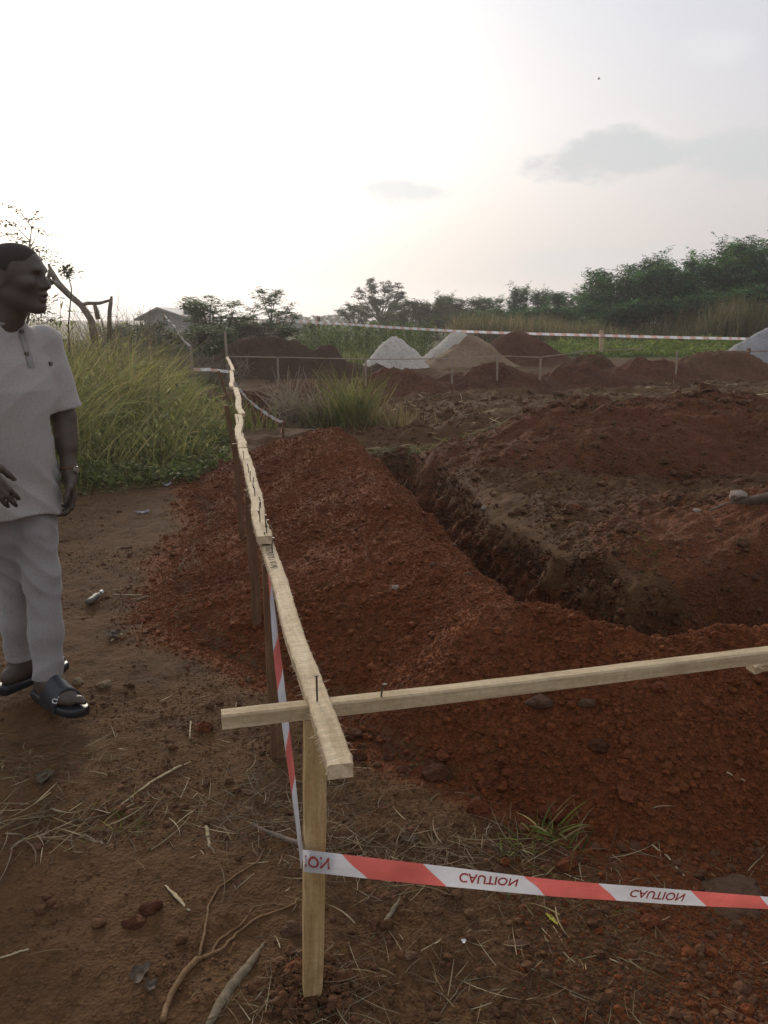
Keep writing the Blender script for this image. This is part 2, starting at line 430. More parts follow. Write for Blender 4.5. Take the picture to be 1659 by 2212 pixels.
pile('sand_pile', 925, 1110, 724, 23.4, M['tansand'], 'tan brown sand pile between the pale sand pile and the red soil pile', 'sand pile', PG, .7, 223, 1., soft=True, wide=1.25)
pile('soil_pile', 1010, 1222, 716, 24.0, M['redfar'], 'tall red brown soil pile, right of the tan sand pile', 'soil pile', None, .6, 227, .9, soft=True, wide=1.3)
pile('gravel_pile', 1545, 1800, 706, 25.0, M['gravel'], 'grey crushed gravel pile at the right edge behind the cleared ground', 'gravel pile', PG, .6, 229, .7)
pile('soil_heap', 395, 790, 727, 20.5, M['farbrown'], 'wide dark brown soil heap behind the tall corner stake, below the small shrubs', 'soil heap', HG, .35, 231, 1.7, soft=True, wide=1.5)
for k, (l, r, t, Y, lab) in enumerate([
    (775, 965, 784, 16.6, 'low red soil heap in front of the leftmost pale sand pile'),
    (930, 1185, 772, 17.2, 'long low red soil heap in front of the tan sand pile'),
    (1150, 1330, 771, 18.2, 'low red soil heap in front of the far board, right of the piles'),
    (1200, 1330, 751, 20.0, 'low dark soil heap under the pale stake that carries the tape'),
    (1310, 1480, 757, 19.0, 'low red soil heap between the pale tape stake and the gravel pile'),
    (1440, 1690, 744, 20.0, 'dark soil heap in front of the grey gravel pile'),
    (590, 760, 812, 15.4, 'low brown soil heap beside the far trench hole')]):
    pile('soil_heap', l, r, t + 15, Y, M['redfar'] if k in (0, 1, 2, 4) else M['brown'], lab, 'soil heap', HG, .5, 240 + 7 * k, 1.6, soft=True, wide=1.6)

# ------------------------------------------------------------------ batter boards (line one runs away, line two to the right)
ZT = .755
def board(name, p, q, width, thick, mat, label, group, side=None, n=24, fray=0., nails=(), seed=0, sag=0., rag=.06, bow=.004):
    """plank between top-centre points p and q; rough edges; nails are parts"""
    r = np.random.default_rng(seed)
    p = np.array(p, float); q = np.array(q, float); L = np.linalg.norm(q - p); ax = (q - p) / L
    w = np.cross(ax, [0, 0, 1]); w /= np.linalg.norm(w); up = np.cross(w, ax)
    V = []; F = []
    for i in range(n + 1):
        s = i / n; x = s * L
        wl = width / 2 * (1 + rag * r.normal()); wr = width / 2 * (1 + rag * r.normal())
        dz = -sag * math.sin(math.pi * s); off = bow * (math.sin(s * 5.2 + seed) + .5 * math.sin(s * 13 + 2 * seed)) * min(1, 6 * s, 6 * (1 - s)) ; dz += bow * .5 * math.sin(s * 7 + seed * 1.7) * min(1, 6 * s, 6 * (1 - s))
        bev = .0035
        for (a, b) in ((-wl, -bev), (-wl + bev, rag * .016 * r.normal()), (wr - bev, rag * .016 * r.normal()), (wr, -bev), (wr * .98, -thick), (-wl * .98, -thick)):
            V.append((x, a + off, b + dz))
    for i in range(n):
        for k in range(6):
            F.append((i * 6 + k, i * 6 + (k + 1) % 6, (i + 1) * 6 + (k + 1) % 6, (i + 1) * 6 + k))
    F.append((5, 4, 3, 2, 1, 0)); F.append(tuple(n * 6 + k for k in range(6)))
    if fray:      # torn fibres along the sawn edges
        for k in range(int(fray)):
            x = r.uniform(0, L) if r.random() < .6 else r.beta(1, 6) * L
            sgn = -1 if r.random() < .6 else 1
            a = np.array([x, sgn * width / 2 * .97, -r.uniform(0, thick)]); ln = r.uniform(.005, .02)
            d = np.array([r.normal() * .7, sgn * (.4 + r.random()), r.normal() * .6]); d /= np.linalg.norm(d)
            b = len(V); V += [tuple(a), tuple(a + [.0022, 0, .0006]), tuple(a + d * ln)]; F.append((b, b + 1, b + 2))
    o = mesh_obj(name, V, F, mat)
    o.matrix_world = Matrix(((ax[0], w[0], up[0], p[0]), (ax[1], w[1], up[1], p[1]), (ax[2], w[2], up[2], p[2]), (0, 0, 0, 1)))
    # left side of the walking direction is -w
    tag(o, label, 'board', group)
    for (s, off, h, bend) in nails:
        m = MB(); b0 = np.array([s * L, off * width, -.004 - sag * math.sin(math.pi * s)])
        pts = [b0, b0 + [0.002, 0, h * .6], b0 + [.002 + bend * .4, bend * .5, h]]
        m.tube(pts, [.0019, .0019, .0019], 6); m.tube([pts[-1] - [0, 0, .0008], pts[-1] + [0, 0, .0012]], [.0045, .0045], 8)
        c = m.build('nail', M['nail']); c.parent = o
    return o
def bz(px, py, z=ZT): return at_z(px, py, z)
g1 = 'boards of the long line beside the soil heap'
A0 = bz(737, 1650); A1 = bz(566, 1142, ZT - .012)
b1 = board('wooden_board', A0, A1, .043, .026, M['pine'], 'nearest rough sawn pale board with a frayed end, nailed over the corner stake', g1,
      n=110, fray=90, rag=.03, nails=((.145, -.12, .055, .0), (.80, .15, .05, .01), (.87, -.1, .045, -.008), (.93, .12, .04, .01)), seed=3)
# pencilled scribble on the nearest board (unreadable in the photograph)
m = MB(); Lb = float(np.linalg.norm(A1 - A0)); qs = np.random.default_rng(5)
for k in range(16):
    x0 = Lb * (.70 + .0105 * k); P = [(x0 + qs.normal(0, .004), -.012 + .007 * j + qs.normal(0, .002), .0022) for j in range(4)]
    if k % 5 != 4: m.tube(P, [.0007] * 4, 4)
    if k % 3 == 0: m.tube([(x0, -.01, .0022), (x0 + .012, .008, .0022)], [.001, .001], 4)
M['pencil'] = simple('pencil', (.06, .05, .05), .7, .2); w_ = m.build('writing', M['pencil']); w_.parent = b1
B0 = bz(573, 1158, ZT + .022); B1 = bz(524.5, 968, ZT + .01)
board('wooden_board', B0, B1, .048, .026, M['pine'], 'splintery pale board lapped over the nearest board, studded with bent nails', g1, n=70, fray=110, bow=.007,
      nails=tuple((s, .22 * math.sin(s * 37), .045, .012 * math.sin(s * 51)) for s in (.02, .06, .1, .17, .22, .34, .42, .5, .6, .8)), seed=5)
prev = bz(524, 966, ZT - .012); joints = [(514.5, 894), (508, 836), (499, 800), (491, 770)]
names = ['pale board of the long line, third from the near corner', 'pale board of the long line, fourth from the near corner',
         'pale board where the tape from the tall grass joins the long line', 'farthest pale board of the long line, ending at the tall thin stake']
for k, (jx, jy) in enumerate(joints):
    q = bz(jx, jy, ZT - .02 + .014 * (k % 2)); dd = (q - prev) / np.linalg.norm(q - prev)
    board('wooden_board', prev, q - dd * .02, .050, .026, M['pine'], names[k], g1, n=28, bow=.008, rag=.09, fray=60, seed=9 + k,
          nails=((.3, .1, .05, .01), (.7, -.1, .05, -.01)) if k == 0 else ())
    prev = q + np.array([.03 * (-1) ** k, 0, .004])
FAR_CORNER = q
# line two: nearest rail to the right
R0 = at_y(478, 1538, 1.355); R1 = at_y(1659, 1404, 1.64); R1 = R0 + (R1 - R0) * 2.1
board('wooden_board', R0, R1, .031, .028, M['pine2'], 'smooth pale rail crossing under the nearest board and running off to the right edge', None, n=60, fray=40, seed=21, rag=.015, bow=.003,
      nails=((.122, .3, .03, .01),))
board('wooden_board', at_y(1622, 1434, 1.76), at_y(1800, 1406, 1.80), .035, .02, M['pine2'], 'short board end just below the rail at the right edge', None, n=8, fray=10, seed=23)
# far line three
g3 = 'boards of the far line in front of the sand piles'
def y3(px, base_y=16.3):   # the far line runs parallel to the near rail
    d = ray(px, 770); k = d[0] / d[1]; return (FAR_CORNER[1] - .2 * FAR_CORNER[0]) / (1 - .2 * k)
P3 = [(490, 769), (600, 770.5), (790, 775), (977, 774), (1075, 768), (1168, 770.5), (1280, 756), (1392, 752.5)]
lab3 = ['far board from the tall corner stake to the first short stake', 'far board in front of the wide dark soil heap', 'far board crossing in front of the leftmost sand pile',
        'far board below the tan sand pile', 'far board below the red soil pile', 'far board rising right of the red soil pile', 'far board ending near the stake left of the gravel pile']
for k in range(len(P3) - 1):
    a = at_y(*P3[k], y3(P3[k][0])); b = at_y(*P3[k + 1], y3(P3[k + 1][0])); dd = (b - a) / np.linalg.norm(b - a)
    board('wooden_board', a + dd * .01, b - dd * .01 + [0, 0, .004 * (k % 2)], .024, .018, M['stakefar'], lab3[k], g3, n=12, seed=40 + k)
a = at_y(1560, 757, 20.5); b = at_y(1700, 757, 21.5)
board('wooden_board', a, b, .05, .035, M['stakefar'], 'far board in front of the grey gravel pile', g3, n=8, seed=49)

# ------------------------------------------------------------------ stakes
def stake(top, foot, w, mat, label, group, cat='stake', seed=0, taper=.75, d=None):
    r = np.random.default_rng(seed); top = np.array(top, float); foot = np.array(foot, float)
    L = np.linalg.norm(top - foot); zax = (top - foot) / L; xax = np.array([.98, .2, 0]); xax -= zax * (xax @ zax); xax /= np.linalg.norm(xax); yax = np.cross(zax, xax)
    d = d or w; V = []; F = []; n = 10; e = w * .06
    for i in range(n + 1):
        s = i / n; k = 1 - (1 - taper) * max(0, 1 - s * 3.2) ** 1.5; z = s * L
        a = w / 2 * k * (1 + .012 * r.normal()); b = d / 2 * k
        off = .0015 * r.normal()
        for (i1, j1) in ((-a, -b + e), (-a + e, -b), (a - e, -b), (a, -b + e), (a, b - e), (a - e, b), (-a + e, b), (-a, b - e)): V.append((i1 + off, j1, z))
    for i in range(n):
        for k in range(8): F.append((i * 8 + k, i * 8 + (k + 1) % 8, (i + 1) * 8 + (k + 1) % 8, (i + 1) * 8 + k))
    F.append(tuple(range(7, -1, -1))); F.append(tuple(n * 8 + k for k in range(8)))
    o = mesh_obj('wooden_stake', V, F, mat)
    o.matrix_world = Matrix(((xax[0], yax[0], zax[0], foot[0]), (xax[1], yax[1], zax[1], foot[1]), (xax[2], yax[2], zax[2], foot[2]), (0, 0, 0, 1)))
    return tag(o, label, cat, group)
SG = 'stakes under the board lines'
foot = at_z(671, 2155, -.02); foot[2] = -.12; top = at_y(681, 1560, 1.392); f_ = (top[0] - R0[0]) / (R1[0] - R0[0]); top[2] = R0[2] + (R1[2] - R0[2]) * f_ - .0285; top[1] = R0[1] + (R1[1] - R0[1]) * f_ + .004
CST_TOP, CST_FOOT = top, foot
stake(top, foot, .043, M['stake'], 'nearest square stake wrapped with the caution tape at the corner', SG, seed=1, taper=.7)
def line_stake(px, py, w, mat, label, seed):
    h = hit(px, py); u, v = uv(h[0], h[1]); 
    dd = (A1 - A0); s = (h[1] - A0[1]) / dd[1]; bx = A0[0] + dd[0] * s
    t = np.array([h[0] * .35 + bx * .65, h[1], ZT - .04]); h[2] -= .15
    stake(t, h, w, mat, label, SG, seed=seed, taper=.85)
line_stake(598, 1636, .042, M['stakedark'], 'dark stake just behind the nearest corner stake, standing in the red soil', 2)
line_stake(556, 1346, .042, M['stakedark'], 'dark stake under the lap of the first two boards', 3)
line_stake(525, 1166, .036, M['stakedark'], 'dark stake under the splintery nailed board', 4)
line_stake(517, 1010, .04, M['stakedark'], 'dark stake at the left foot of the heap under the third board', 5)
line_stake(512, 905, .04, M['stakedark'], 'dark stake beside the tall grass under the fourth board', 6)
c = FAR_CORNER; stake(at_y(486, 714, c[1] + .05), [c[0] + .0, c[1] + .05, -.1], .05, M['stakefar'], 'tall thin stake at the far corner of the board lines', SG, seed=7)
lab = ['first short stake right of the tall corner stake', 'short stake under the far board left of the sand piles', 'short stake below the tan sand pile under the far board',
       'short stake below the red soil pile under the far board', 'short stake right of the red soil pile under the far board', 'pointed short stake between the pale tape stake and the gravel pile']
for k, (px, py, pb) in enumerate([(600, 771, 795), (790, 776, 796), (977, 775, 791), (1075, 770, 784), (1168, 772, 784), (1463, 757, 772)]):
    Y = y3(px) - .03; t = at_y(px, py + 2, Y); h = at_y(px, pb, Y); h[2] -= .35
    stake(t, h, .032, M['stakefar'], lab[k], SG, seed=10 + k)
Y = 25.; TS = at_y(1299, 714, Y); stake(TS, at_y(1299, 760, Y), .11, M['pine2'], 'pale thick stake carrying the far tape in front of the green plants', None, seed=20)
t = at_y(1618, 752, 20.9); stake(t, t - [0, 0, .5], .07, M['stakedark'], 'dark short stake in front of the gravel pile', SG, seed=22)
t = at_y(688, 683, 36.); stake(t, [t[0], t[1], 0], .13, M['stakedark'], 'dark post standing among the crop rows', None, 'post', seed=23)
t = at_y(353, 672, 21.); GP = t.copy(); stake(t, [t[0], t[1], 0], .05, M['stakefar'], 'thin post behind the tall grass in front of the white house', None, seed=24)
t = at_y(412, 747, 14.3); GP2 = t.copy(); stake(t, [t[0], t[1], -.1], .045, M['stakefar'], 'short post in the tall grass where the shiny tape ends', None, seed=25)
t = at_y(611, 911, 9.6); GP3 = t.copy(); stake(t, [t[0], t[1], -.15], .035, M['stakedark'], 'short dark peg with a knotted tape end beyond the red heap', None, 'peg', seed=26)

# ------------------------------------------------------------------ caution tape
def tape(C, W, label, pitch=.38, red=.17, off=0., slant=.5, thick=.0004, crease=.004, text=False, seed=0, nrow=6, res=.02, group='caution tapes', red_m='taper'):
    """C centre polyline, W half-width vectors; striped in the mesh, slanted stripes"""
    C = np.array(C, float); W = np.array(W, float)
    sl = np.concatenate([[0], np.cumsum(np.linalg.norm(np.diff(C, axis=0), axis=1))]); L = sl[-1]
    def pt(s, w):
        c = np.array([np.interp(s, sl, C[:, k]) for k in range(3)]); h = np.array([np.interp(s, sl, W[:, k]) for k in range(3)])
        t = (C[-1] - C[0]) / np.linalg.norm(C[-1] - C[0]); nrm = np.cross(t, h); nrm /= np.linalg.norm(nrm) + 1e-9
        b = crease * math.sin(w * 2.6 + .8 * math.sin(s * 7 + seed)) * (.6 + .4 * math.sin(s * 11 + seed * 2)) 
        return c + h * w + nrm * b
    hw = np.linalg.norm(W[0]); sk = slant * hw
    br = []
    s = -off
    while s < L + sk + pitch:
        br += [(s, 0), (s + red, 1)]; s += pitch       # red from s to s+red
    cuts = sorted({0.0, L} | {b for b, _ in br if -sk < b < L + sk})
    cc = []
    for a, b in zip(cuts[:-1], cuts[1:]):
        n = max(1, int((b - a) / res)); cc += list(np.linspace(a, b, n, endpoint=False))
    cc.append(cuts[-1]); cc = [min(max(c, 0), L) if c in (0, L) else c for c in cc]
    V = []; F = []; fm = []
    for c in cc:
        for j in range(nrow + 1):
            w = -1 + 2 * j / nrow; V.append(pt(min(max(c + sk * w * (1 if 0 < c < L else 0), 0), L), w))
    for i in range(len(cc) - 1):
        m = (cc[i] + cc[i + 1]) / 2; isr = ((m + off) % pitch) < red
        for j in range(nrow):
            a = i * (nrow + 1) + j; F.append((a, a + 1, a + nrow + 2, a + nrow + 1)); fm.append(1 if isr else 0)
    o = mesh_obj('caution_tape', V, F, [M['tapew'], M[red_m]], None, True, fm)
    tag(o, label, 'caution tape', group)
    return o, pt, L, sk
def lettering(o, pt, L, starts, size, length, flip, nsgn, lift=.0012):
    for s0 in starts:
        cu = bpy.data.curves.new('lettering', 'FONT'); cu.body = 'CAUTION'; cu.size = 1; cu.resolution_u = 4; cu.offset = .018
        tmp = bpy.data.objects.new('lettering', cu); me = bpy.data.meshes.new_from_object(tmp); bpy.data.objects.remove(tmp)
        v = np.zeros(len(me.vertices) * 3); me.vertices.foreach_get('co', v); v = v.reshape(-1, 3)
        v[:, 0] -= v[:, 0].min(); v[:, 0] /= v[:, 0].max(); v[:, 1] -= v[:, 1].min(); v[:, 1] /= v[:, 1].max()
        out = []; keep = np.ones(len(v), bool)
        for i, (a, b, _) in enumerate(v):
            s = s0 + a * length; w = (b - .5) * 2 * size * (-1 if flip else 1) + .1
            keep[i] = 0.001 < s < L
            p = pt(min(max(s, 0), L), w); q = pt(min(max(s, 0), L) + .002, w); r = pt(min(max(s, 0), L), w + .05)
            n = np.cross(q - p, r - p); n /= np.linalg.norm(n) + 1e-12
            out.append(p + n * lift * nsgn)
        fs = [tuple(pl.vertices) for pl in me.polygons if all(keep[k] for k in pl.vertices)]
        if fs: mesh_obj('lettering', out, fs, M['tapetext'], o)
hw = .0265
tl = at_y(655, 1861, 1.372); tr = at_y(1659, 1953, 1.52); tdir = tr - tl
wl = np.array([.0, .0, 1.]) * hw; wr = np.array([0.05, -math.sin(.36), math.cos(.36)]) * hw
n = 56; Cc = [tl + tdir * 2.1 * k / n + np.array([0, 0, -.012 * math.sin(math.pi * min(1, 2.1 * k / n))]) for k in range(n + 1)]
for k in range(n + 1): Cc[k] = Cc[k] + np.array([0, 0, .006 * math.sin(math.pi * min(1, 2.1 * k / n))])
Ww = [wl + (wr - wl) * min(1.2, 2.1 * k / n) for k in range(n + 1)]
Lx = np.linalg.norm(tdir) * 1.5
# stripes measured on the photograph's tape: red starts about .10 m right of the stake edge
ft, pt_, Lf, sk_ = tape(Cc, Ww, 'red and white striped caution tape in front, its CAUTION lettering upside down', pitch=.385, red=.168, off=.385 - .105, slant=-1.0, crease=.0045, seed=1)
lettering(ft, pt_, Lf, [-.075, .325, .325 + .385, .325 + .77, .325 + 1.155], .56, .128, True, 1)
# side tape: twisted, along the first board from the stake to its nail
a = at_y(653, 1861, 1.385); b = at_z(577, 1205, .70); n = 30
Cs = [a + (b - a) * k / n + np.array([0, 0, -.035 * math.sin(math.pi * k / n)]) for k in range(n + 1)]
dirs = (b - a) / np.linalg.norm(b - a)
Ws = []
for k in range(n + 1):
    s = k / n; th = math.radians(70) * (1 - ss(.0, .12, np.array(s))) + math.radians(14) * math.sin(s * 9)
    side = np.cross(dirs, [0, 0, 1]); side /= np.linalg.norm(side); up = np.cross(side, dirs)
    th0 = math.radians(86 - 9 * float(ss(0., .25, np.array(s))) + 4 * math.sin(s * 9))
    Ws.append((side * math.cos(th0) + up * math.sin(th0)) * hw * (1 - .45 * ss(.75, 1., np.array(s))))
st, pts_, Ls, _ = tape(Cs, Ws, 'narrow twisted caution tape rising beside the nearest board to a nail', pitch=.385, red=.16, off=.18, slant=.6, crease=.002, seed=3)
lettering(st, pts_, Ls, [.225, .61], .45, .12, False, 1)
# far tapes
def far_tape(P, w, label, seed, sag=0., pitch=.38, red=.16, tw=0.):
    P = [np.array(p, float) for p in P]; Cs = []
    for a, b in zip(P[:-1], P[1:]):
        for k in range(12): 
            s = k / 12; Cs.append(a + (b - a) * s + np.array([0, 0, -sag * np.linalg.norm(b - a) * math.sin(math.pi * s)]))
    Cs.append(P[-1]); N = len(Cs); Ws = []
    for k in range(N):
        th = tw * math.sin(k * .9 + seed) ; Ws.append(np.array([0, -math.sin(th), math.cos(th)]) * w)
    tape(Cs, Ws, label, pitch, red, 0, -.5, crease=.004, seed=seed, nrow=2, res=.08, red_m='taperf')
fA = at_y(392, 681, 34.); fB = at_y(745, 700, 29.); fC = at_y(1000, 716, 25.); fD = at_y(1296, 724.5, 24.9); fE = at_y(1570, 731, 24.5); fF = at_y(1720, 733, 26.)
far_tape([fA, fB, fC, fD], .038, 'long red and white tape stretched high in front of the crops and sand piles', 5, .002)
far_tape([fD, fE, fF], .038, 'red and white tape running from the pale stake to behind the gravel pile', 6, .002)
far_tape([GP + [0, 0, -.05], at_y(378, 705, 18.), at_y(392, 729, 16.), GP2], .03, 'shiny white tape slanting down through the tall grass to a short post', 7, .01, tw=.7)
far_tape([at_y(418, 798, 13.6), at_y(455, 798, 13.4), at_y(494, 803, 13.2)], .028, 'white tape leading from the tall grass to the long board line', 8, .01, tw=.8)
far_tape([at_y(498, 812, 12.8), at_y(535, 862, 11.2), at_y(575, 893, 10.4), GP3 + [0, 0, -.01]], .028, 'shiny sagging tape from the long board line down to the dark peg', 9, .01, tw=1.)
gz = at_y(607, 936, 9.55); far_tape([GP3 + [0, -.02, -.01], (GP3 + gz) / 2 + [.02, -.03, 0], gz], .018, 'loose tape end hanging from the dark peg', 10, 0, tw=.8)
tapeknot = None

# ------------------------------------------------------------------ camera, sun, sky
cam = bpy.data.cameras.new('camera'); co = bpy.data.objects.new('camera', cam); COL.objects.link(co); SC.camera = co
co.location = CAM; co.rotation_euler = (math.pi / 2 - PITCH, 0, 0)
cam.sensor_fit = 'VERTICAL'; cam.sensor_height = 24; cam.lens = 24 * FOC / 2212; cam.clip_end = 5000; cam.clip_start = .05
SUN_AZ, SUN_EL = math.radians(-19), math.radians(17)     # azimuth from +Y towards +X
sd = Vector((math.sin(SUN_AZ) * math.cos(SUN_EL), math.cos(SUN_AZ) * math.cos(SUN_EL), math.sin(SUN_EL)))
sl_ = bpy.data.lights.new('sun', 'SUN'); sl_.energy = 2.1; sl_.angle = math.radians(14); sl_.color = (1, .89, .74)
so = bpy.data.objects.new('sun', sl_); COL.objects.link(so); so.rotation_euler = (-sd).to_track_quat('-Z', 'Y').to_euler()
W = bpy.data.worlds.new('World'); SC.world = W; W.use_nodes = True; t = W.node_tree; t.nodes.clear(); N = t.nodes.new; Lk = t.links.new
sky = N('ShaderNodeTexSky'); sky.sky_type = 'NISHITA'; sky.sun_disc = False; sky.sun_elevation = SUN_EL; sky.sun_rotation = SUN_AZ
sky.air_density = 1.0; sky.dust_density = 6.0; sky.ozone_density = 1.5; sky.altitude = 200
bg = N('ShaderNodeBackground'); bg.inputs[1].default_value = .10; out = N('ShaderNodeOutputWorld')
geo = N('ShaderNodeTexCoord'); D = geo.outputs['Generated']
def wm(op, a, b=None, clamp=False):
    m = N('ShaderNodeMath'); m.operation = op; m.use_clamp = clamp
    for s_, v in ((m.inputs[0], a), (m.inputs[1], b)):
        if v is None: continue
        if hasattr(v, 'is_output'): Lk(v, s_)
        else: s_.default_value = v
    return m.outputs[0]
def wmix(f, a, b, mode='MIX'):
    m = N('ShaderNodeMix'); m.data_type = 'RGBA'; m.blend_type = mode
    for s_, v in ((m.inputs[0], f), (m.inputs[6], a), (m.inputs[7], b)):
        if hasattr(v, 'is_output'): Lk(v, s_)
        elif isinstance(v, (int, float)): s_.default_value = v
        else: s_.default_value = (*v, 1)
    return m.outputs[2]
SKY_PALE = (7.0, 6.75, 7.0); SKY_MIX = .78
c = wmix(SKY_MIX, sky.outputs[0], SKY_PALE)
sx = N('ShaderNodeSeparateXYZ'); Lk(D, sx.inputs[0])
mr0 = N('ShaderNodeMapRange'); mr0.interpolation_type = 'SMOOTHSTEP'; Lk(sx.outputs[2], mr0.inputs[0]); mr0.inputs[1].default_value = .0; mr0.inputs[2].default_value = .24; mr0.inputs[3].default_value = .8; mr0.inputs[4].default_value = 0.
c = wmix(mr0.outputs[0], c, (5.7, 5.25, 5.15))
mr1 = N('ShaderNodeMapRange'); mr1.interpolation_type = 'SMOOTHSTEP'; Lk(sx.outputs[2], mr1.inputs[0]); mr1.inputs[1].default_value = .10; mr1.inputs[2].default_value = .5; mr1.inputs[4].default_value = .85
c = wmix(mr1.outputs[0], c, (5.35, 5.85, 6.7))      # dusty air low over the horizon
# broad veil of thin bright cloud around the sun
def dirmask(px, py, rx, ry):
    """soft elliptical patch of sky around a direction"""
    d = ray(px, py); d = d / np.linalg.norm(d)
    side = np.cross(d, [0, 0, 1]); side /= np.linalg.norm(side); up = np.cross(side, d)
    outs = []
    for ax, r in ((side, rx), (up, ry)):
        dp = N('ShaderNodeVectorMath'); dp.operation = 'DOT_PRODUCT'; Lk(D, dp.inputs[0]); dp.inputs[1].default_value = ax
        q = wm('DIVIDE', dp.outputs['Value'], r); outs.append(wm('MULTIPLY', q, q))
    dp = N('ShaderNodeVectorMath'); dp.operation = 'DOT_PRODUCT'; Lk(D, dp.inputs[0]); dp.inputs[1].default_value = d
    front = wm('GREATER_THAN', dp.outputs['Value'], 0.)
    r = wm('SQRT', wm('ADD', outs[0], outs[1]))
    return wm('MULTIPLY', wm('SUBTRACT', 1., r, True), front)
sdn = N('ShaderNodeVectorMath'); sdn.operation = 'DOT_PRODUCT'; Lk(D, sdn.inputs[0]); sdn.inputs[1].default_value = sd
sp0 = wm('MAXIMUM', sdn.outputs['Value'], 0.)
glow = wm('ADD', wm('MULTIPLY', wm('POWER', sp0, 9.), .45), wm('MULTIPLY', wm('POWER', sp0, 45.), .6))
c = wmix(1., c, wmix(glow, (0, 0, 0), (9.6, 9.1, 8.3)), 'ADD')
mpn = N('ShaderNodeMapping'); Lk(D, mpn.inputs[0]); mpn.inputs['Scale'].default_value = (1, 1, 2.2)
nz = N('ShaderNodeTexNoise'); Lk(mpn.outputs[0], nz.inputs['Vector']); nz.inputs['Scale'].default_value = 13; nz.inputs['Detail'].default_value = 7; nz.inputs['Roughness'].default_value = .62
def cloud(px, py, rx, ry, col, amt, soft=.35):
    global c
    m = dirmask(px, py, rx, ry)
    v = wm('ADD', m, wm('MULTIPLY', wm('SUBTRACT', nz.outputs['Fac'], .5), 1.5))
    mr = N('ShaderNodeMapRange'); mr.interpolation_type = 'SMOOTHSTEP'; Lk(v, mr.inputs[0]); mr.inputs[1].default_value = .22; mr.inputs[2].default_value = .22 + soft; mr.inputs[3].default_value = 0; mr.inputs[4].default_value = amt
    c = wmix(wm('MULTIPLY', mr.outputs[0], wm('GREATER_THAN', m, .001)), c, col)
CLG = (6.5, 6.75, 6.85)
cloud(1310, 312, .14, .05, (8.3, 8.3, 8.3), .45, .5)
cloud(1325, 335, .125, .040, (5.7, 5.95, 6.05), .85, .4)
cloud(1610, 345, .13, .05, (5.8, 6.05, 6.2), .75, .6)
cloud(870, 408, .10, .026, (7.0, 7.4, 7.5), .85, .5)
cloud(1300, 565, .17, .04, (6.5, 6.7, 6.8), .5, .6)
cloud(1208, 45, .035, .02, (8, 8, 8.2), .35, .8)
cloud(1560, 100, .07, .03, (8, 8.1, 8.3), .4, .6)
Lk(c, bg.inputs[0]); Lk(bg.outputs[0], out.inputs[0])
SC.view_settings.view_transform = 'Standard'; SC.view_settings.look = 'None'; SC.view_settings.exposure = .12; SC.view_settings.gamma = 1
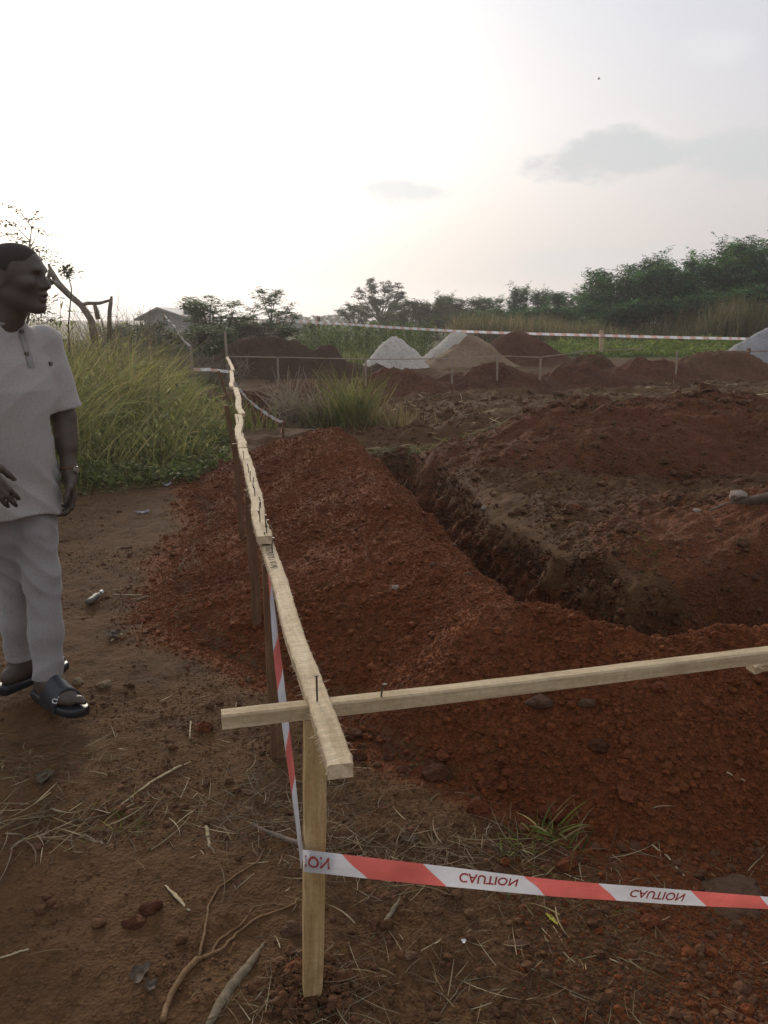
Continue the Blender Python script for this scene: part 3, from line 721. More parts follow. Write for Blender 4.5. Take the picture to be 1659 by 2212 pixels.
# ------------------------------------------------------------------ loose clods (uncountable grains): instanced by geometry nodes
def scatter(name, P, S, mat, label=None, seed=0, sub=2, squash=.75):
    me = bpy.data.meshes.new(name); me.vertices.add(len(P)); me.vertices.foreach_set('co', np.asarray(P, np.float32).ravel())
    a = me.attributes.new('size', 'FLOAT', 'POINT'); a.data.foreach_set('value', np.asarray(S, np.float32)); me.update()
    o = bpy.data.objects.new(name, me); COL.objects.link(o); me.materials.append(mat)
    ng = bpy.data.node_groups.new(name, 'GeometryNodeTree')
    ng.interface.new_socket('Geometry', in_out='INPUT', socket_type='NodeSocketGeometry')
    ng.interface.new_socket('Geometry', in_out='OUTPUT', socket_type='NodeSocketGeometry')
    n = ng.nodes.new; l = ng.links.new
    gi = n('NodeGroupInput'); go = n('NodeGroupOutput'); join = n('GeometryNodeJoinGeometry'); posn = n('GeometryNodeInputPosition')
    for k in range(4):
        ico = n('GeometryNodeMeshIcoSphere'); ico.inputs['Radius'].default_value = 1; ico.inputs['Subdivisions'].default_value = sub
        nz = n('ShaderNodeTexNoise'); nz.noise_dimensions = '4D'; nz.inputs['W'].default_value = k * 3.1 + seed; nz.inputs['Scale'].default_value = 1.3; nz.inputs['Detail'].default_value = 2
        l(posn.outputs[0], nz.inputs['Vector'])
        sub_ = n('ShaderNodeVectorMath'); sub_.operation = 'SUBTRACT'; l(nz.outputs['Color'], sub_.inputs[0]); sub_.inputs[1].default_value = (.5, .5, .5)
        mul = n('ShaderNodeVectorMath'); mul.operation = 'MULTIPLY'; l(sub_.outputs[0], mul.inputs[0]); mul.inputs[1].default_value = (1.5, 1.5, 1.5)
        sp = n('GeometryNodeSetPosition'); l(ico.outputs[0], sp.inputs['Geometry']); l(mul.outputs[0], sp.inputs['Offset'])
        sm = n('GeometryNodeSetMaterial'); sm.inputs['Material'].default_value = mat; l(sp.outputs[0], sm.inputs['Geometry'])
        g2 = n('GeometryNodeGeometryToInstance'); l(sm.outputs[0], g2.inputs[0]); l(g2.outputs[0], join.inputs[0])
    iop = n('GeometryNodeInstanceOnPoints'); l(gi.outputs[0], iop.inputs['Points']); l(join.outputs[0], iop.inputs['Instance'])
    iop.inputs['Pick Instance'].default_value = True
    ri = n('FunctionNodeRandomValue'); ri.data_type = 'INT'; ri.inputs[4].default_value = 0; ri.inputs[5].default_value = 3; l(ri.outputs[2], iop.inputs['Instance Index'])
    rv = n('FunctionNodeRandomValue'); rv.data_type = 'FLOAT_VECTOR'; rv.inputs[0].default_value = (-.4, -.4, 0); rv.inputs[1].default_value = (.4, .4, 6.28)
    e2r = n('FunctionNodeEulerToRotation'); l(rv.outputs[0], e2r.inputs[0]); l(e2r.outputs[0], iop.inputs['Rotation'])
    na = n('GeometryNodeInputNamedAttribute'); na.data_type = 'FLOAT'; na.inputs['Name'].default_value = 'size'
    cx = n('ShaderNodeCombineXYZ'); l(na.outputs[0], cx.inputs[0]); l(na.outputs[0], cx.inputs[1])
    mz = n('ShaderNodeMath'); mz.operation = 'MULTIPLY'; l(na.outputs[0], mz.inputs[0]); mz.inputs[1].default_value = squash; l(mz.outputs[0], cx.inputs[2])
    l(cx.outputs[0], iop.inputs['Scale']); l(iop.outputs[0], go.inputs[0])
    md = o.modifiers.new('scatter', 'NODES'); md.node_group = ng
    return tag(o, label, None, None, 'stuff')
r = np.random.default_rng(11)
def in_view(x, y, m=.62): return (y > 1.0) & (np.abs(x) < y * m + .3)
# grains on the red heap: denser close to the camera
n = 800000
Y = 1.15 + (r.random(n) ** 1.9) * 7.5; X = -(Y * .56 + .15) + r.random(n) * (2 * (Y * .56 + .15) + 1.1)
h = h_L(X, Y); ok = (h > -.02 - .10 * r.random(n) ** 2.5) | ((X > .3) & (Y < 2.1) & (r.random(n) < .5 * (X - .2)))
X, Y, h = X[ok], Y[ok], h[ok]
clump = fbm(X, Y, 2.5, 3, 77); keep = r.random(len(X)) < np.clip(.75 + .9 * clump, .3, 1); X, Y, h = X[keep], Y[keep], h[keep]
S = np.minimum(.0026 + .0014 * r.pareto(2.5, len(X)), .018) * (.8 + .09 * Y)
Z = base(X, Y) + np.maximum(h, 0) + S * .15
scatter('soil_grains', np.stack([X, Y, Z], -1), S, M['red'], 'loose red laterite grains covering the long soil heap', 1, 2)
NGR = len(X)
# clods tumbled on heap and trench rims
n = 2700
Y = 1.6 + r.random(n) ** 1.3 * 8; X = -(Y * .58 + .15) + r.random(n) * (2 * (Y * .58 + .15) + 1.1)
h = np.maximum(h_L(X, Y), np.maximum(HEAPS['right'](X, Y), HEAPS['back'](X, Y))); b0 = base(X, Y); u, v = uv(X, Y)
ok = ((h > -.02) | ((u > 1.6) & (v < 7.5))) & (b0 > -.3) & (r.random(n) < .35 + 1.2 * np.clip(fbm(X, Y, 1.6, 2, 78) + .1, 0, 1)); X, Y, h, b0 = X[ok], Y[ok], h[ok], b0[ok]
S = np.minimum(np.minimum(.007 + .005 * r.pareto(2.6, len(X)), .045), .010 + .016 * np.clip(Y - 1.9, 0, 2))
scatter('soil_clods', np.stack([X, Y, b0 + np.maximum(h, 0) + S * .1], -1), S, M['red'], 'red soil clods scattered over the heaps and the trench rim', 2, 3)
# gravel and crumbs on the brown ground
n = 150000
Y = 1.0 + r.random(n) ** 1.8 * 7; X = (r.random(n) * 2 - 1) * (Y * .58 + .15)
h = h_L(X, Y); u, v = uv(X, Y); ok = (h < .0) & ~((u > 1.1) & (v > 1.4)) & (r.random(n) < np.clip(.35 + 1.5 * fbm(X, Y, 1.7, 3, 79), .05, 1)); X, Y = X[ok], Y[ok]
S = np.minimum(.0020 + .0014 * r.pareto(2.4, len(X)), .016)
scatter('soil_crumbs', np.stack([X, Y, base(X, Y) + S * .1], -1), S, M['brown'], 'small brown crumbs of earth on the trodden ground', 3, 2)
n = 1500; a = r.random(n) * 6.28; d_ = .03 + np.abs(r.normal(0, .045, n)); X = CST_FOOT[0] + np.cos(a) * d_; Y = CST_FOOT[1] + np.sin(a) * d_
scatter('soil_crumbs', np.stack([X, Y, base(X, Y) + np.maximum(0, .018 - .25 * np.abs(d_ - .05)) * r.random(n)], -1), np.minimum(.002 + .002 * r.pareto(2.4, n), .013), M['brown'], 'broken earth crumbs around the foot of the corner stake', 9, 2)
# lumps on the disturbed plain
n = 30000
Y = 3.5 + r.random(n) * 6; X = .5 + r.random(n) * (Y * .56); u, v = uv(X, Y); ok = (u > 1.9) & (v > 2.1) & (r.random(n) < np.clip(.5 + 1.6 * fbm(X, Y, 1.5, 3, 81), .06, 1)); X, Y = X[ok], Y[ok]
S = np.minimum(.005 + .0045 * r.pareto(2.4, len(X)), .05)
hh = np.maximum(np.maximum(HEAPS['back'](X, Y), HEAPS['right'](X, Y)), 0)
scatter('earth_crumbs', np.stack([X, Y, base(X, Y) + hh], -1), S, M['brown'], 'brown earth crumbs on the soil block between the trenches', 5, 2)
n = 130000
u = 1.0 + r.random(n) * 1.2; v = 1.4 + r.random(n) * 5.8; X, Y = xy(u, v); b0 = base(X, Y, False); b1 = base(X + .04, Y, False); b2 = base(X, Y + .04, False)
sl = np.hypot(b1 - b0, b2 - b0) / .04; ok = (sl > .8) & (h_L(X, Y) < .02) & (r.random(n) < np.clip(sl / 3.5, .1, 1)); X, Y = X[ok], Y[ok]; b0 = base(X, Y)
S = np.minimum(.0035 + .003 * r.pareto(2.6, len(X)), .022); k = b0 < -.12 + .12 * r.normal(size=len(X)); P = np.stack([X, Y, b0], -1) + r.normal(0, .012, (len(X), 3))
scatter('wall_crumbs', P[~k], S[~k], M['brown'], 'brown earth lumps sticking out of the upper trench wall', 7, 2, 1.2)
scatter('wall_crumbs', P[k], S[k], M['redback'], 'red earth lumps sticking out of the lower trench wall', 8, 2, 1.2)
n = 9000
Y = 8 + r.random(n) * 12; X = -1.5 + r.random(n) * (Y * .58 + 2.5); u, v = uv(X, Y); ok = (u > .3) & (fbm(X, Y, .8, 3, 80) > -.08); X, Y = X[ok], Y[ok]
S = np.minimum(.015 + .014 * r.pareto(2.4, len(X)), .10)
hh = np.maximum(np.maximum(HEAPS['back'](X, Y), HEAPS['farleft'](X, Y)), 0)
scatter('earth_lumps', np.stack([X, Y, base(X, Y) + hh], -1), S, M['brown'], 'brown earth lumps strewn over the cleared plain', 4, 2)

# ------------------------------------------------------------------ ribbons: straw litter, grass blades
def ribbons(name, P0, DIR, LEN, WID, CURVE, COLS, mat, segs=3, up=0., label=None, kind='stuff', parent=None, droop=None):
    """many thin curved blades: base point, start direction, length, width, sideways curl; droop bends towards -z"""
    n = len(P0); D = DIR / np.linalg.norm(DIR, axis=1, keepdims=True)
    side = np.cross(D, np.array([0, 0, 1.])); side += 1e-6; side /= np.linalg.norm(side, axis=1, keepdims=True)
    V = np.zeros((n, segs + 1, 2, 3)); p = P0.copy(); d = D.copy()
    rot = np.random.default_rng(len(P0)).uniform(0, math.pi, n)
    nrm = np.cross(side, D); wv = side * np.cos(rot)[:, None] + nrm * np.sin(rot)[:, None]
    for k in range(segs + 1):
        s = k / segs; w = WID * (1 - s ** 2.2 * .92) * (.55 + .45 * min(1, s * 4 + .2))
        V[:, k, 0] = p - wv * w[:, None] / 2; V[:, k, 1] = p + wv * w[:, None] / 2
        p = p + d * (LEN / segs)[:, None]
        d = d + side * (CURVE / segs)[:, None]
        if droop is not None: d[:, 2] -= (droop * (s + .3) / segs)
        d /= np.linalg.norm(d, axis=1, keepdims=True)
    i = np.arange(n)[:, None] * (segs + 1) * 2 + np.arange(segs)[None] * 2
    Fq = np.stack([i, i + 1, i + 3, i + 2], -1).reshape(-1, 4)
    C = np.repeat(COLS, (segs + 1) * 2, axis=0)
    o = mesh_obj(name, V.reshape(-1, 3), Fq, mat, parent, False, None, C)
    if kind: tag(o, label, None, None, kind)
    return o
STRAW = np.array([(.30, .225, .12), (.22, .155, .08), (.15, .10, .055), (.38, .30, .18), (.11, .075, .045), (.18, .13, .075)])
def pickc(pal, n, rr, var=.15): return pal[rr.integers(0, len(pal), n)] * (1 + var * rr.normal(size=(n, 1))).clip(.5, 1.6)
def litter(name, n, fx, lenr, widr, label, seed, heaps=False, pal=STRAW):
    q = np.random.default_rng(seed); X, Y = fx(q, n); n = len(X)
    H = base(X, Y)
    if heaps: H = ground_h(X, Y)
    L = q.uniform(*lenr, n) * (.5 + q.random(n)); a = q.uniform(0, 2 * math.pi, n)
    D = np.stack([np.cos(a), np.sin(a), q.normal(0, .13, n)], -1)
    # keep both ends near the surface
    ex, ey = X + D[:, 0] * L, Y + D[:, 1] * L; He = (ground_h(ex, ey) if heaps else base(ex, ey)); D[:, 2] = (He - H) / L + q.normal(0, .10, n)
    P = np.stack([X, Y, H + .004 + .006 * q.random(n)], -1)
    return ribbons(name, P, D, L, q.uniform(*widr, n), q.normal(0, .5, n), pickc(pal, n, q), M['straw'], 4, 0, label)
def fx_near(q, n):
    Y = 1.05 + q.random(n) ** 1.6 * 5.0; X = -(q.random(n)) * (Y * .6 + .2) + q.random(n) * .9
    den = np.clip(.35 + 1.8 * fbm(X, Y, 1.3, 3, 91), .04, 1); ok = (h_L(X, Y) < .03) & (q.random(n) < den); return X[ok], Y[ok]
litter('straw_litter', 2700, fx_near, (.02, .10), (.0012, .004), 'thin dry straw bits strewn on the brown ground in front', 1)
def fx_right(q, n):
    Y = 1.1 + q.random(n) * 1.0; X = -.2 + q.random(n) * 1.5; ok = (h_L(X, Y) < .04); return X[ok], Y[ok]
litter('straw_litter', 900, fx_right, (.02, .10), (.001, .003), 'fine dry stems under the front caution tape', 2)
def fx_heap(x0, y0, sx, sy):
    def f(q, n): return x0 + q.normal(0, sx, n), y0 + q.normal(0, sy, n)
    return f
hh = hit(590, 1745); litter('dry_grass', 450, fx_heap(hh[0], hh[1], .14, .11), (.05, .17), (.001, .003), 'matted heap of dry grass stems left of the corner stake', 3, True, STRAW * .75)
hh = hit(60, 1640); litter('dry_grass', 380, fx_heap(hh[0], hh[1], .16, .10), (.04, .12), (.001, .003), 'dry grass tangle at the left edge in front of the person', 4, False, STRAW * np.array([.6, .62, .5]))
hh = hit(110, 1790); litter('dry_grass', 240, fx_heap(hh[0], hh[1], .18, .08), (.04, .16), (.002, .006), 'flattened dry stalks at the left edge below the person', 5, False, STRAW * .9)
hh = hit(900, 1845); litter('dry_grass', 420, fx_heap(hh[0], hh[1], .22, .05), (.04, .14), (.001, .004), 'dry grass bits along the foot of the red heap above the tape', 6, True, STRAW * .9)
hh = hit(690, 2170); litter('dry_grass', 260, fx_heap(hh[0], hh[1], .10, .07), (.03, .12), (.001, .003), 'dry grass bits around the foot of the corner stake', 7, True)
def fx_plain(q, n):
    Y = 8.2 + q.random(n) ** 1.3 * 12; X = -.6 + q.random(n) * (Y * .56 + .6); den = np.clip(.3 + 2.2 * fbm(X, Y, .7, 3, 93), .03, 1); ok = (q.random(n) < den) & (HEAPS['back'](X, Y) < .03); return X[ok], Y[ok]
litter('straw_litter', 9500, fx_plain, (.08, .36), (.004, .017), 'pale dry straw scattered over the cleared plain behind the trench', 8, False, STRAW * 1.35)
def fx_rim(q, n):
    u = .9 + q.random(n) * 2.4; v = 7.1 + q.normal(0, .35, n) - .0 * u; return xy(u, v)
litter('dry_grass', 1500, fx_rim, (.08, .3), (.003, .009), 'cut grass lying along the far end of the trench', 9, True, np.array([(.10, .11, .035), (.2, .17, .08), (.07, .085, .03), (.26, .21, .11)]))
hh = at_y(655, 872, 11.6)
litter('brush_heap', 700, fx_heap(hh[0], 11.6, .45, .35), (.25, .8), (.006, .02), 'heap of dry brush and stalks left of the tall grass clump', 10, True, STRAW * .8)

# tall grass on the left
def blades(name, X, Y, Hh, wid, pal, label, seed, kind='stuff', droop=(.2, .9), parent=None, lean=.22, segs=5, zoff=None):
    q = np.random.default_rng(seed); n = len(X); a = q.uniform(0, 2 * math.pi, n); ln = np.abs(q.normal(lean, .14, n))
    D = np.stack([np.cos(a) * ln, np.sin(a) * ln, np.ones(n)], -1)
    P = np.stack([X, Y, (base(X, Y) if zoff is None else zoff) - .02], -1)
    return ribbons(name, P, D, Hh * 1.12, wid * (.6 + .8 * q.random(n)), q.normal(0, .35, n), pickc(pal, n, q, .2), M['grass'], segs, 0, label, kind, parent, q.uniform(*droop, n))
GRASS = np.array([(.25, .25, .075), (.30, .285, .09), (.185, .20, .065), (.36, .315, .12), (.25, .24, .095), (.42, .34, .17), (.13, .14, .055)])
q = np.random.default_rng(21); n = 90000
X = -11 + q.random(n) * 10.7; Y = 6.9 + q.random(n) ** 1.4 * 10
u, v = uv(X, Y); edge = 7.15 + .35 * fbm(X, Y * 0, .9, 3, 5) + np.clip(X + 3.0, 0, 3) * 1.15
dens = np.clip(.5 + 1.3 * fbm(X, Y, 1.1, 3, 95), .12, 1)
ok = (Y > edge) & (u < -.12 - .22 * q.random(n)) & (h_L(X, Y) < .03) & (q.random(n) < dens * .72) & (X > -Y * .62)
X, Y, u, edge = X[ok], Y[ok], u[ok], edge[ok]
Hh = np.clip(.40 + .50 * (-u - .3), .35, 1.12) * (.55 + .45 * np.clip((Y - edge) / .8, 0, 1)) * (.45 + .75 * q.random(len(X))) * (1 + .8 * fbm(X, Y, .8, 3, 96))
blades('tall_grass', X, Y, Hh, .012, GRASS, 'stand of tall green grass behind the person, left of the board line', 31, lean=.7, droop=(.3, 2.6), segs=6)
k_ = rng.random(len(X)) < .75; Pw = np.stack([X[k_], Y[k_], base(X[k_], Y[k_]) + Hh[k_] * rng.random(k_.sum()) * .95], -1)
leaves_later = Pw
# dry seed stalks standing above it
q = np.random.default_rng(23); n = 800; X = -9.5 + q.random(n) * 7.5; Y = 8.2 + q.random(n) * 6; u, v = uv(X, Y); ok = (u < -.8) & (X > -Y * .6); X, Y, u = X[ok], Y[ok], u[ok]
blades('dry_stalks', X, Y, np.clip(.7 + .62 * (-u - .3), .5, 1.75) * (.8 + .4 * q.random(len(X))), .006, STRAW * .9, 'thin dry stalks sticking out above the tall grass', 33, droop=(.05, .6), lean=.16)
# low weeds in front of it
def leaves(name, P, NRM_up, size, pal, mat, label, seed, kind='stuff', parent=None, aspect=.55, flat=.5, segs=False):
    """loose leaf quads (two triangles folded on the midrib)"""
    q = np.random.default_rng(seed); n = len(P); a = q.uniform(0, 2 * math.pi, n)
    el = q.normal(0, flat, n); d = np.stack([np.cos(a) * np.cos(el), np.sin(a) * np.cos(el), np.sin(el)], -1)
    s = np.cross(d, [0, 0, 1.]); s /= np.linalg.norm(s, axis=1, keepdims=True) + 1e-9; nn = np.cross(s, d)
    s = s * np.cos(a * 3)[:, None] * .4 + s * .75 + nn * (np.sin(a * 5) * .5)[:, None]
    L = size[:, None]; W_ = size[:, None] * aspect / 2
    V = np.stack([P, P + d * L * .45 + s * W_ + nn * L * .06, P + d * L - nn * L * .08, P + d * L * .45 - s * W_ + nn * L * .06], 1)
    i = np.arange(n)[:, None] * 4; Fq = (i + np.array([[0, 1, 2, 3]]))
    o = mesh_obj(name, V.reshape(-1, 3), Fq, mat, parent, False, None, np.repeat(pickc(pal, n, q, .22), 4, axis=0))
    if kind: tag(o, label, None, None, kind)
    return o
q = np.random.default_rng(25); n = 60000; X = -7 + q.random(n) * 6.3; Y = 6.0 + q.random(n) * 5; u, v = uv(X, Y)
edge = 6.45 + .7 * fbm(X, Y * 0, 1.3, 3, 6) + np.clip(X + 2.6, 0, 3) * .9
ok = (Y > edge) & (u < -.10) & (h_L(X, Y) < .02) & (q.random(n) < np.clip(.6 + 1.6 * fbm(X, Y, 2.2, 3, 97), .05, 1)); X, Y = X[ok], Y[ok]
P = np.stack([X, Y, base(X, Y) + .16 * q.random(len(X)) ** 1.5 * (1 + fbm(X, Y, 2, 2, 98))], -1)
WEED = np.array([(.10, .125, .03), (.135, .16, .042), (.075, .10, .028), (.18, .185, .07)])
leaves('weeds', P, None, .04 + .05 * q.random(len(X)), WEED, M['leaf'], 'low leafy weeds along the foot of the tall grass', 41)
q = np.random.default_rng(27); n = 2500; X = -5.5 + q.random(n) * 4.6; Y = 6.6 + q.random(n) * 3.5; u, v = uv(X, Y); edge = 6.7 + np.clip(X + 2.6, 0, 3) * .9
ok = (Y > edge) & (u < -.5) & (h_L(X, Y) < .02); X, Y = X[ok], Y[ok]
blades('short_grass', X, Y, .12 + .3 * q.random(len(X)) ** 2, .007, GRASS, 'short green grass between the weeds', 43, droop=(.5, 1.4))
leaves('undergrowth', leaves_later, None, .05 + .07 * rng.random(len(leaves_later)), GRASS * np.array([.85, .95, .9]), M['leaf'], 'broad leaved undergrowth mixed into the tall grass', 45, aspect=.4, flat=.8)
# grass tufts that are things
def tuft(px, py, Y, n, H, rad, pal, label, seed, wid=.012, lean=.45, droop=(.5, 1.6), name='grass_clump', cat='grass clump', group=None):
    q = np.random.default_rng(seed); c = at_y(px, py, Y); X = c[0] + q.normal(0, rad, n); Yy = c[1] + q.normal(0, rad, n)
    Hh = H * (.35 + .75 * q.random(n))
    o = blades(name, X, Yy, Hh, wid, pal, None, seed, None, droop, None, lean, 5, ground_h(X, Yy)); tag(o, label, cat, group); return o
LUSH = np.array([(.13, .16, .035), (.18, .20, .045), (.10, .13, .035), (.22, .215, .07), (.30, .24, .11)])
DRYC = np.array([(.22, .16, .075), (.30, .235, .12), (.16, .11, .055), (.1, .1, .035)])
tuft(772, 900, 11.0, 380, .85, .14, LUSH, 'tall green grass clump with arching blades standing alone beyond the long heap', 51)
tuft(838, 905, 11.0, 300, .45, .22, DRYC, 'drooping dry grass clump right of the tall green clump', 53)
tuft(715, 905, 11.2, 260, .5, .16, np.vstack([LUSH, DRYC]), 'half dry grass clump left of the tall green clump', 55)
tuft(680, 860, 11.8, 90, .75, .22, DRYC, 'sparse dry grass clump standing over the brush heap', 57, lean=.5)
tuft(520, 870, 10.9, 220, .5, .25, LUSH, 'green grass clump hugging the board line', 58, lean=.3)
tuft(1180, 1815, 2.02, 42, .13, .035, LUSH * 1.1, 'small green grass tuft half buried at the foot of the heap above the tape', 61, .006, .9)
tuft(1120, 1838, 1.98, 34, .11, .035, LUSH, 'flattened green grass tuft just above the tape lettering', 62, .005, 1.2)
tuft(1225, 1840, 1.98, 22, .11, .02, LUSH * .8, 'dark grass tuft right of the small green tuft above the tape', 64, .006, 1.)
c_ = hit(1180, 1960); q = np.random.default_rng(63); X = c_[0] + q.normal(0, .06, 16); Y = c_[1] + q.normal(0, .05, 16)
blades('cut_grass', X, Y, .04 + .07 * q.random(16), .005, LUSH, 'few green blades lying below the front tape', 63, droop=(.5, 1.6), lean=1.3)
tuft(1390, 1310, 4.35, 60, .10, .07, LUSH * .55, 'dark green tuft hanging in the trench corner', 65, .006, 1.1)
tuft(265, 1760, 2.1, 50, .09, .06, LUSH * .8, 'small dull green grass tuft on the path at left', 66, .003, .9)
q = np.random.default_rng(67); c_ = at_y(940, 958, 8.9); X = c_[0] + q.normal(0, .3, 190); Y = c_[1] + q.normal(0, .25, 190)
blades('cut_grass', X, Y, .05 + .13 * q.random(190), .009, LUSH, 'patch of cut green grass at the far end of the trench', 67, droop=(.5, 1.6), lean=1.2, zoff=ground_h(X, Y))
# ------------------------------------------------------------------ trees and shrubs
def tree_mesh(seed, H, spread, n_limb, n_sub, frond_n, frond_len, leaf, pal, style='frond', trunk_r=.09, crown_lo=.12, thin_=1.0):
    """returns (trunk MB, leaf vertex/face arrays): tapered trunk with limbs, leaves along fronds spread through the crown"""
    q = np.random.default_rng(seed); tr = MB(); tips = []
    th = H * (.35 if style != 'brush' else .15)
    ptsT = [np.array([0, 0, -.1]), np.array([.04 * q.normal(), .04 * q.normal(), th * .5]), np.array([.08 * q.normal(), .08 * q.normal(), th])]
    tr.tube(ptsT, [trunk_r * 1.25, trunk_r, trunk_r * .8], 7)
    LP = []; LD = []; LS = []; LC = []
    for i in range(n_limb):
        a = 2 * math.pi * (i + q.random() * .8) / n_limb; s0 = q.uniform(crown_lo, 1) if style != 'brush' else q.uniform(.2, 1)
        p0 = ptsT[0] + (ptsT[2] - ptsT[0]) * s0
        top = q.uniform(.42, 1.0) if i % 3 else q.uniform(.8, 1.0)
        rad = spread * math.sqrt(max(.05, 1 - (top * .95 - .25) ** 2)) * q.uniform(.55, 1)
        if style == 'brush': rad = spread * (1.15 - top) * q.uniform(.6, 1.3) + .15 * spread
        p3 = np.array([math.cos(a) * rad, math.sin(a) * rad, H * top * .92])
        mid = p0 * .5 + p3 * .5 + np.array([math.cos(a), math.sin(a), 0]) * rad * .12 + q.normal(0, .05 * H, 3) * [1, 1, .4]
        limb = [p0, p0 * .25 + mid * .6 + p3 * .15, mid * .35 + p3 * .65, p3]
        tr.tube(limb, [trunk_r * .5, trunk_r * .38, trunk_r * .22, trunk_r * .08], 5)
        limb = np.array(limb)
        for k in range(n_sub):
            s = q.uniform(.3, 1.0) if style != 'brush' else q.uniform(.12, 1)
            f = s * 3; j = min(int(f), 2); p = limb[j] + (limb[j + 1] - limb[j]) * (f - j)
            d = q.normal(0, 1, 3); d[2] = abs(d[2]) * .7 + .15; d /= np.linalg.norm(d)
            L = (.20 if style == 'frond' else .08) * H * q.uniform(.4, 1)
            if style == 'airy': L = .13 * H * q.uniform(.4, 1)
            e = p + d * L
            if L > .3: tr.tube([p, (p + e) / 2 + q.normal(0, .02, 3), e], [trunk_r * .14, trunk_r * .1, trunk_r * .05], 3, cap=False)
            tone = pal[q.integers(0, len(pal))] * q.uniform(.5, 1.75)
            for m in range(frond_n):
                if q.random() > thin_: continue
                b = p + (e - p) * q.uniform(.35, 1)
                az = q.uniform(0, 2 * math.pi); el = q.uniform(-.1, 1.0)
                dd = np.array([math.cos(az) * math.cos(el), math.sin(az) * math.cos(el), math.sin(el)]); fl = frond_len * q.uniform(.6, 1.2)
                nl = max(3, int(fl / (leaf * .62)))
                t = np.linspace(.12, 1, nl); P = b + dd * (t * fl)[:, None]; P[:, 2] -= .35 * fl * t ** 2
                side = np.cross(dd, [0, 0, 1.]); side /= np.linalg.norm(side) + 1e-9
                for sg in (-1, 1):
                    LP.append(P); ld = side * sg * .8 + dd * .55 + np.array([0, 0, -.25]); LD.append(np.repeat(ld[None], nl, 0) + q.normal(0, .22, (nl, 3)))
                    LS.append(leaf * (1.1 - .5 * t) * q.uniform(.8, 1.2, nl)); LC.append(np.repeat((tone * q.uniform(.85, 1.15))[None], nl, 0))
    P = np.vstack(LP); D = np.vstack(LD); D /= np.linalg.norm(D, axis=1, keepdims=True); S = np.concatenate(LS)[:, None]; C = np.vstack(LC)
    s = np.cross(D, np.array([0, 0, 1.])) + q.normal(0, .35, D.shape); s /= np.linalg.norm(s, axis=1, keepdims=True) + 1e-9; nn = np.cross(s, D)
    V = np.stack([P, P + D * S * .5 + s * S * .21 + nn * S * .05, P + D * S - nn * S * .1, P + D * S * .5 - s * S * .21 + nn * S * .05], 1).reshape(-1, 3)
    Fq = np.arange(len(P))[:, None] * 4 + np.array([[0, 1, 2, 3]])
    return tr, V, Fq, np.repeat(C, 4, axis=0)
GRN = np.array([(.042, .108, .034), (.062, .145, .040), (.024, .066, .027), (.085, .165, .044)])
OLV = np.array([(.055, .076, .026), (.072, .092, .03), (.042, .06, .025)])
GRY = np.array([(.05, .052, .032), (.062, .06, .036), (.04, .042, .028)])
protos = {}
def tree_proto(key, *a, **k): protos[key] = (a, k)
def make_tree(key, loc, rz, sc, label, cat='tree', group=None, name='tree', zs=1.):
    if key not in made:
        a, k = protos[key]; tr, V, Fq, C = tree_mesh(*a, **k)
        e = empty(name, (0, 0, 0)); t1 = tr.build('trunk', M['bark'], e, True); t2 = mesh_obj('crown', V, Fq, M['leaf'], e, False, None, C)
        made[key] = (t1.data, t2.data)
    else:
        e = empty(name, (0, 0, 0))
        for nm, d in zip(('trunk', 'crown'), made[key]):
            o = bpy.data.objects.new(nm, d); COL.objects.link(o); o.parent = e
    e.location = loc; e.rotation_euler = (0, 0, rz); e.scale = (sc, sc, sc * zs)
    return tag(e, label, cat, group)
made = {}
#              seed  H  spread limbs sub frond_n len leaf pal
tree_proto('g1', 1, 5.0, 2.3, 20, 12, 5, .8, .29, GRN)
tree_proto('g2', 2, 4.2, 2.6, 22, 12, 5, .75, .28, GRN * np.array([.95, 1.0, 1.1]))
tree_proto('g3', 3, 5.6, 2.0, 19, 12, 5, .95, .30, GRN * np.array([.8, .85, 1.0]))
tree_proto('bush', 4, 2.4, 1.9, 20, 11, 5, .55, .26, GRN * 1.05, crown_lo=.02)
tree_proto('olive', 5, 3.4, 2.6, 20, 12, 5, .55, .22, OLV, crown_lo=.02)
tree_proto('airy', 6, 5.5, 2.9, 19, 17, 4, .4, .26, GRY, style='airy', trunk_r=.12, thin_=.9)
tree_proto('brush', 8, 2.2, 1.15, 15, 22, 3, .22, .12, OLV * np.array([1.1, 1.45, 1.1]), style='brush', trunk_r=.05)
tree_proto('tallbrush', 9, 3.0, 1.3, 9, 26, 3, .25, .13, OLV * np.array([1.1, 1.45, 1.1]), style='brush', trunk_r=.05, crown_lo=.3)
def tree_at(key, px, py_top, Y, label, H, rz=None, cat='tree', group=None, name='tree', wide=1.):
    t = at_y(px, py_top, Y); b = float(base(np.array([t[0]]), np.array([t[1]]))[0]) if Y < 60 else .1
    if key in ('g1', 'g2', 'g3'): wide *= .84
    s = (t[2] - b) / H; rz = rz if rz is not None else (px * 1.7) % 6.28
    return make_tree(key, (t[0], t[1], b), rz, s * wide, label, cat, group, name, 1 / wide)
HGRP = 'trees of the dense tree line'
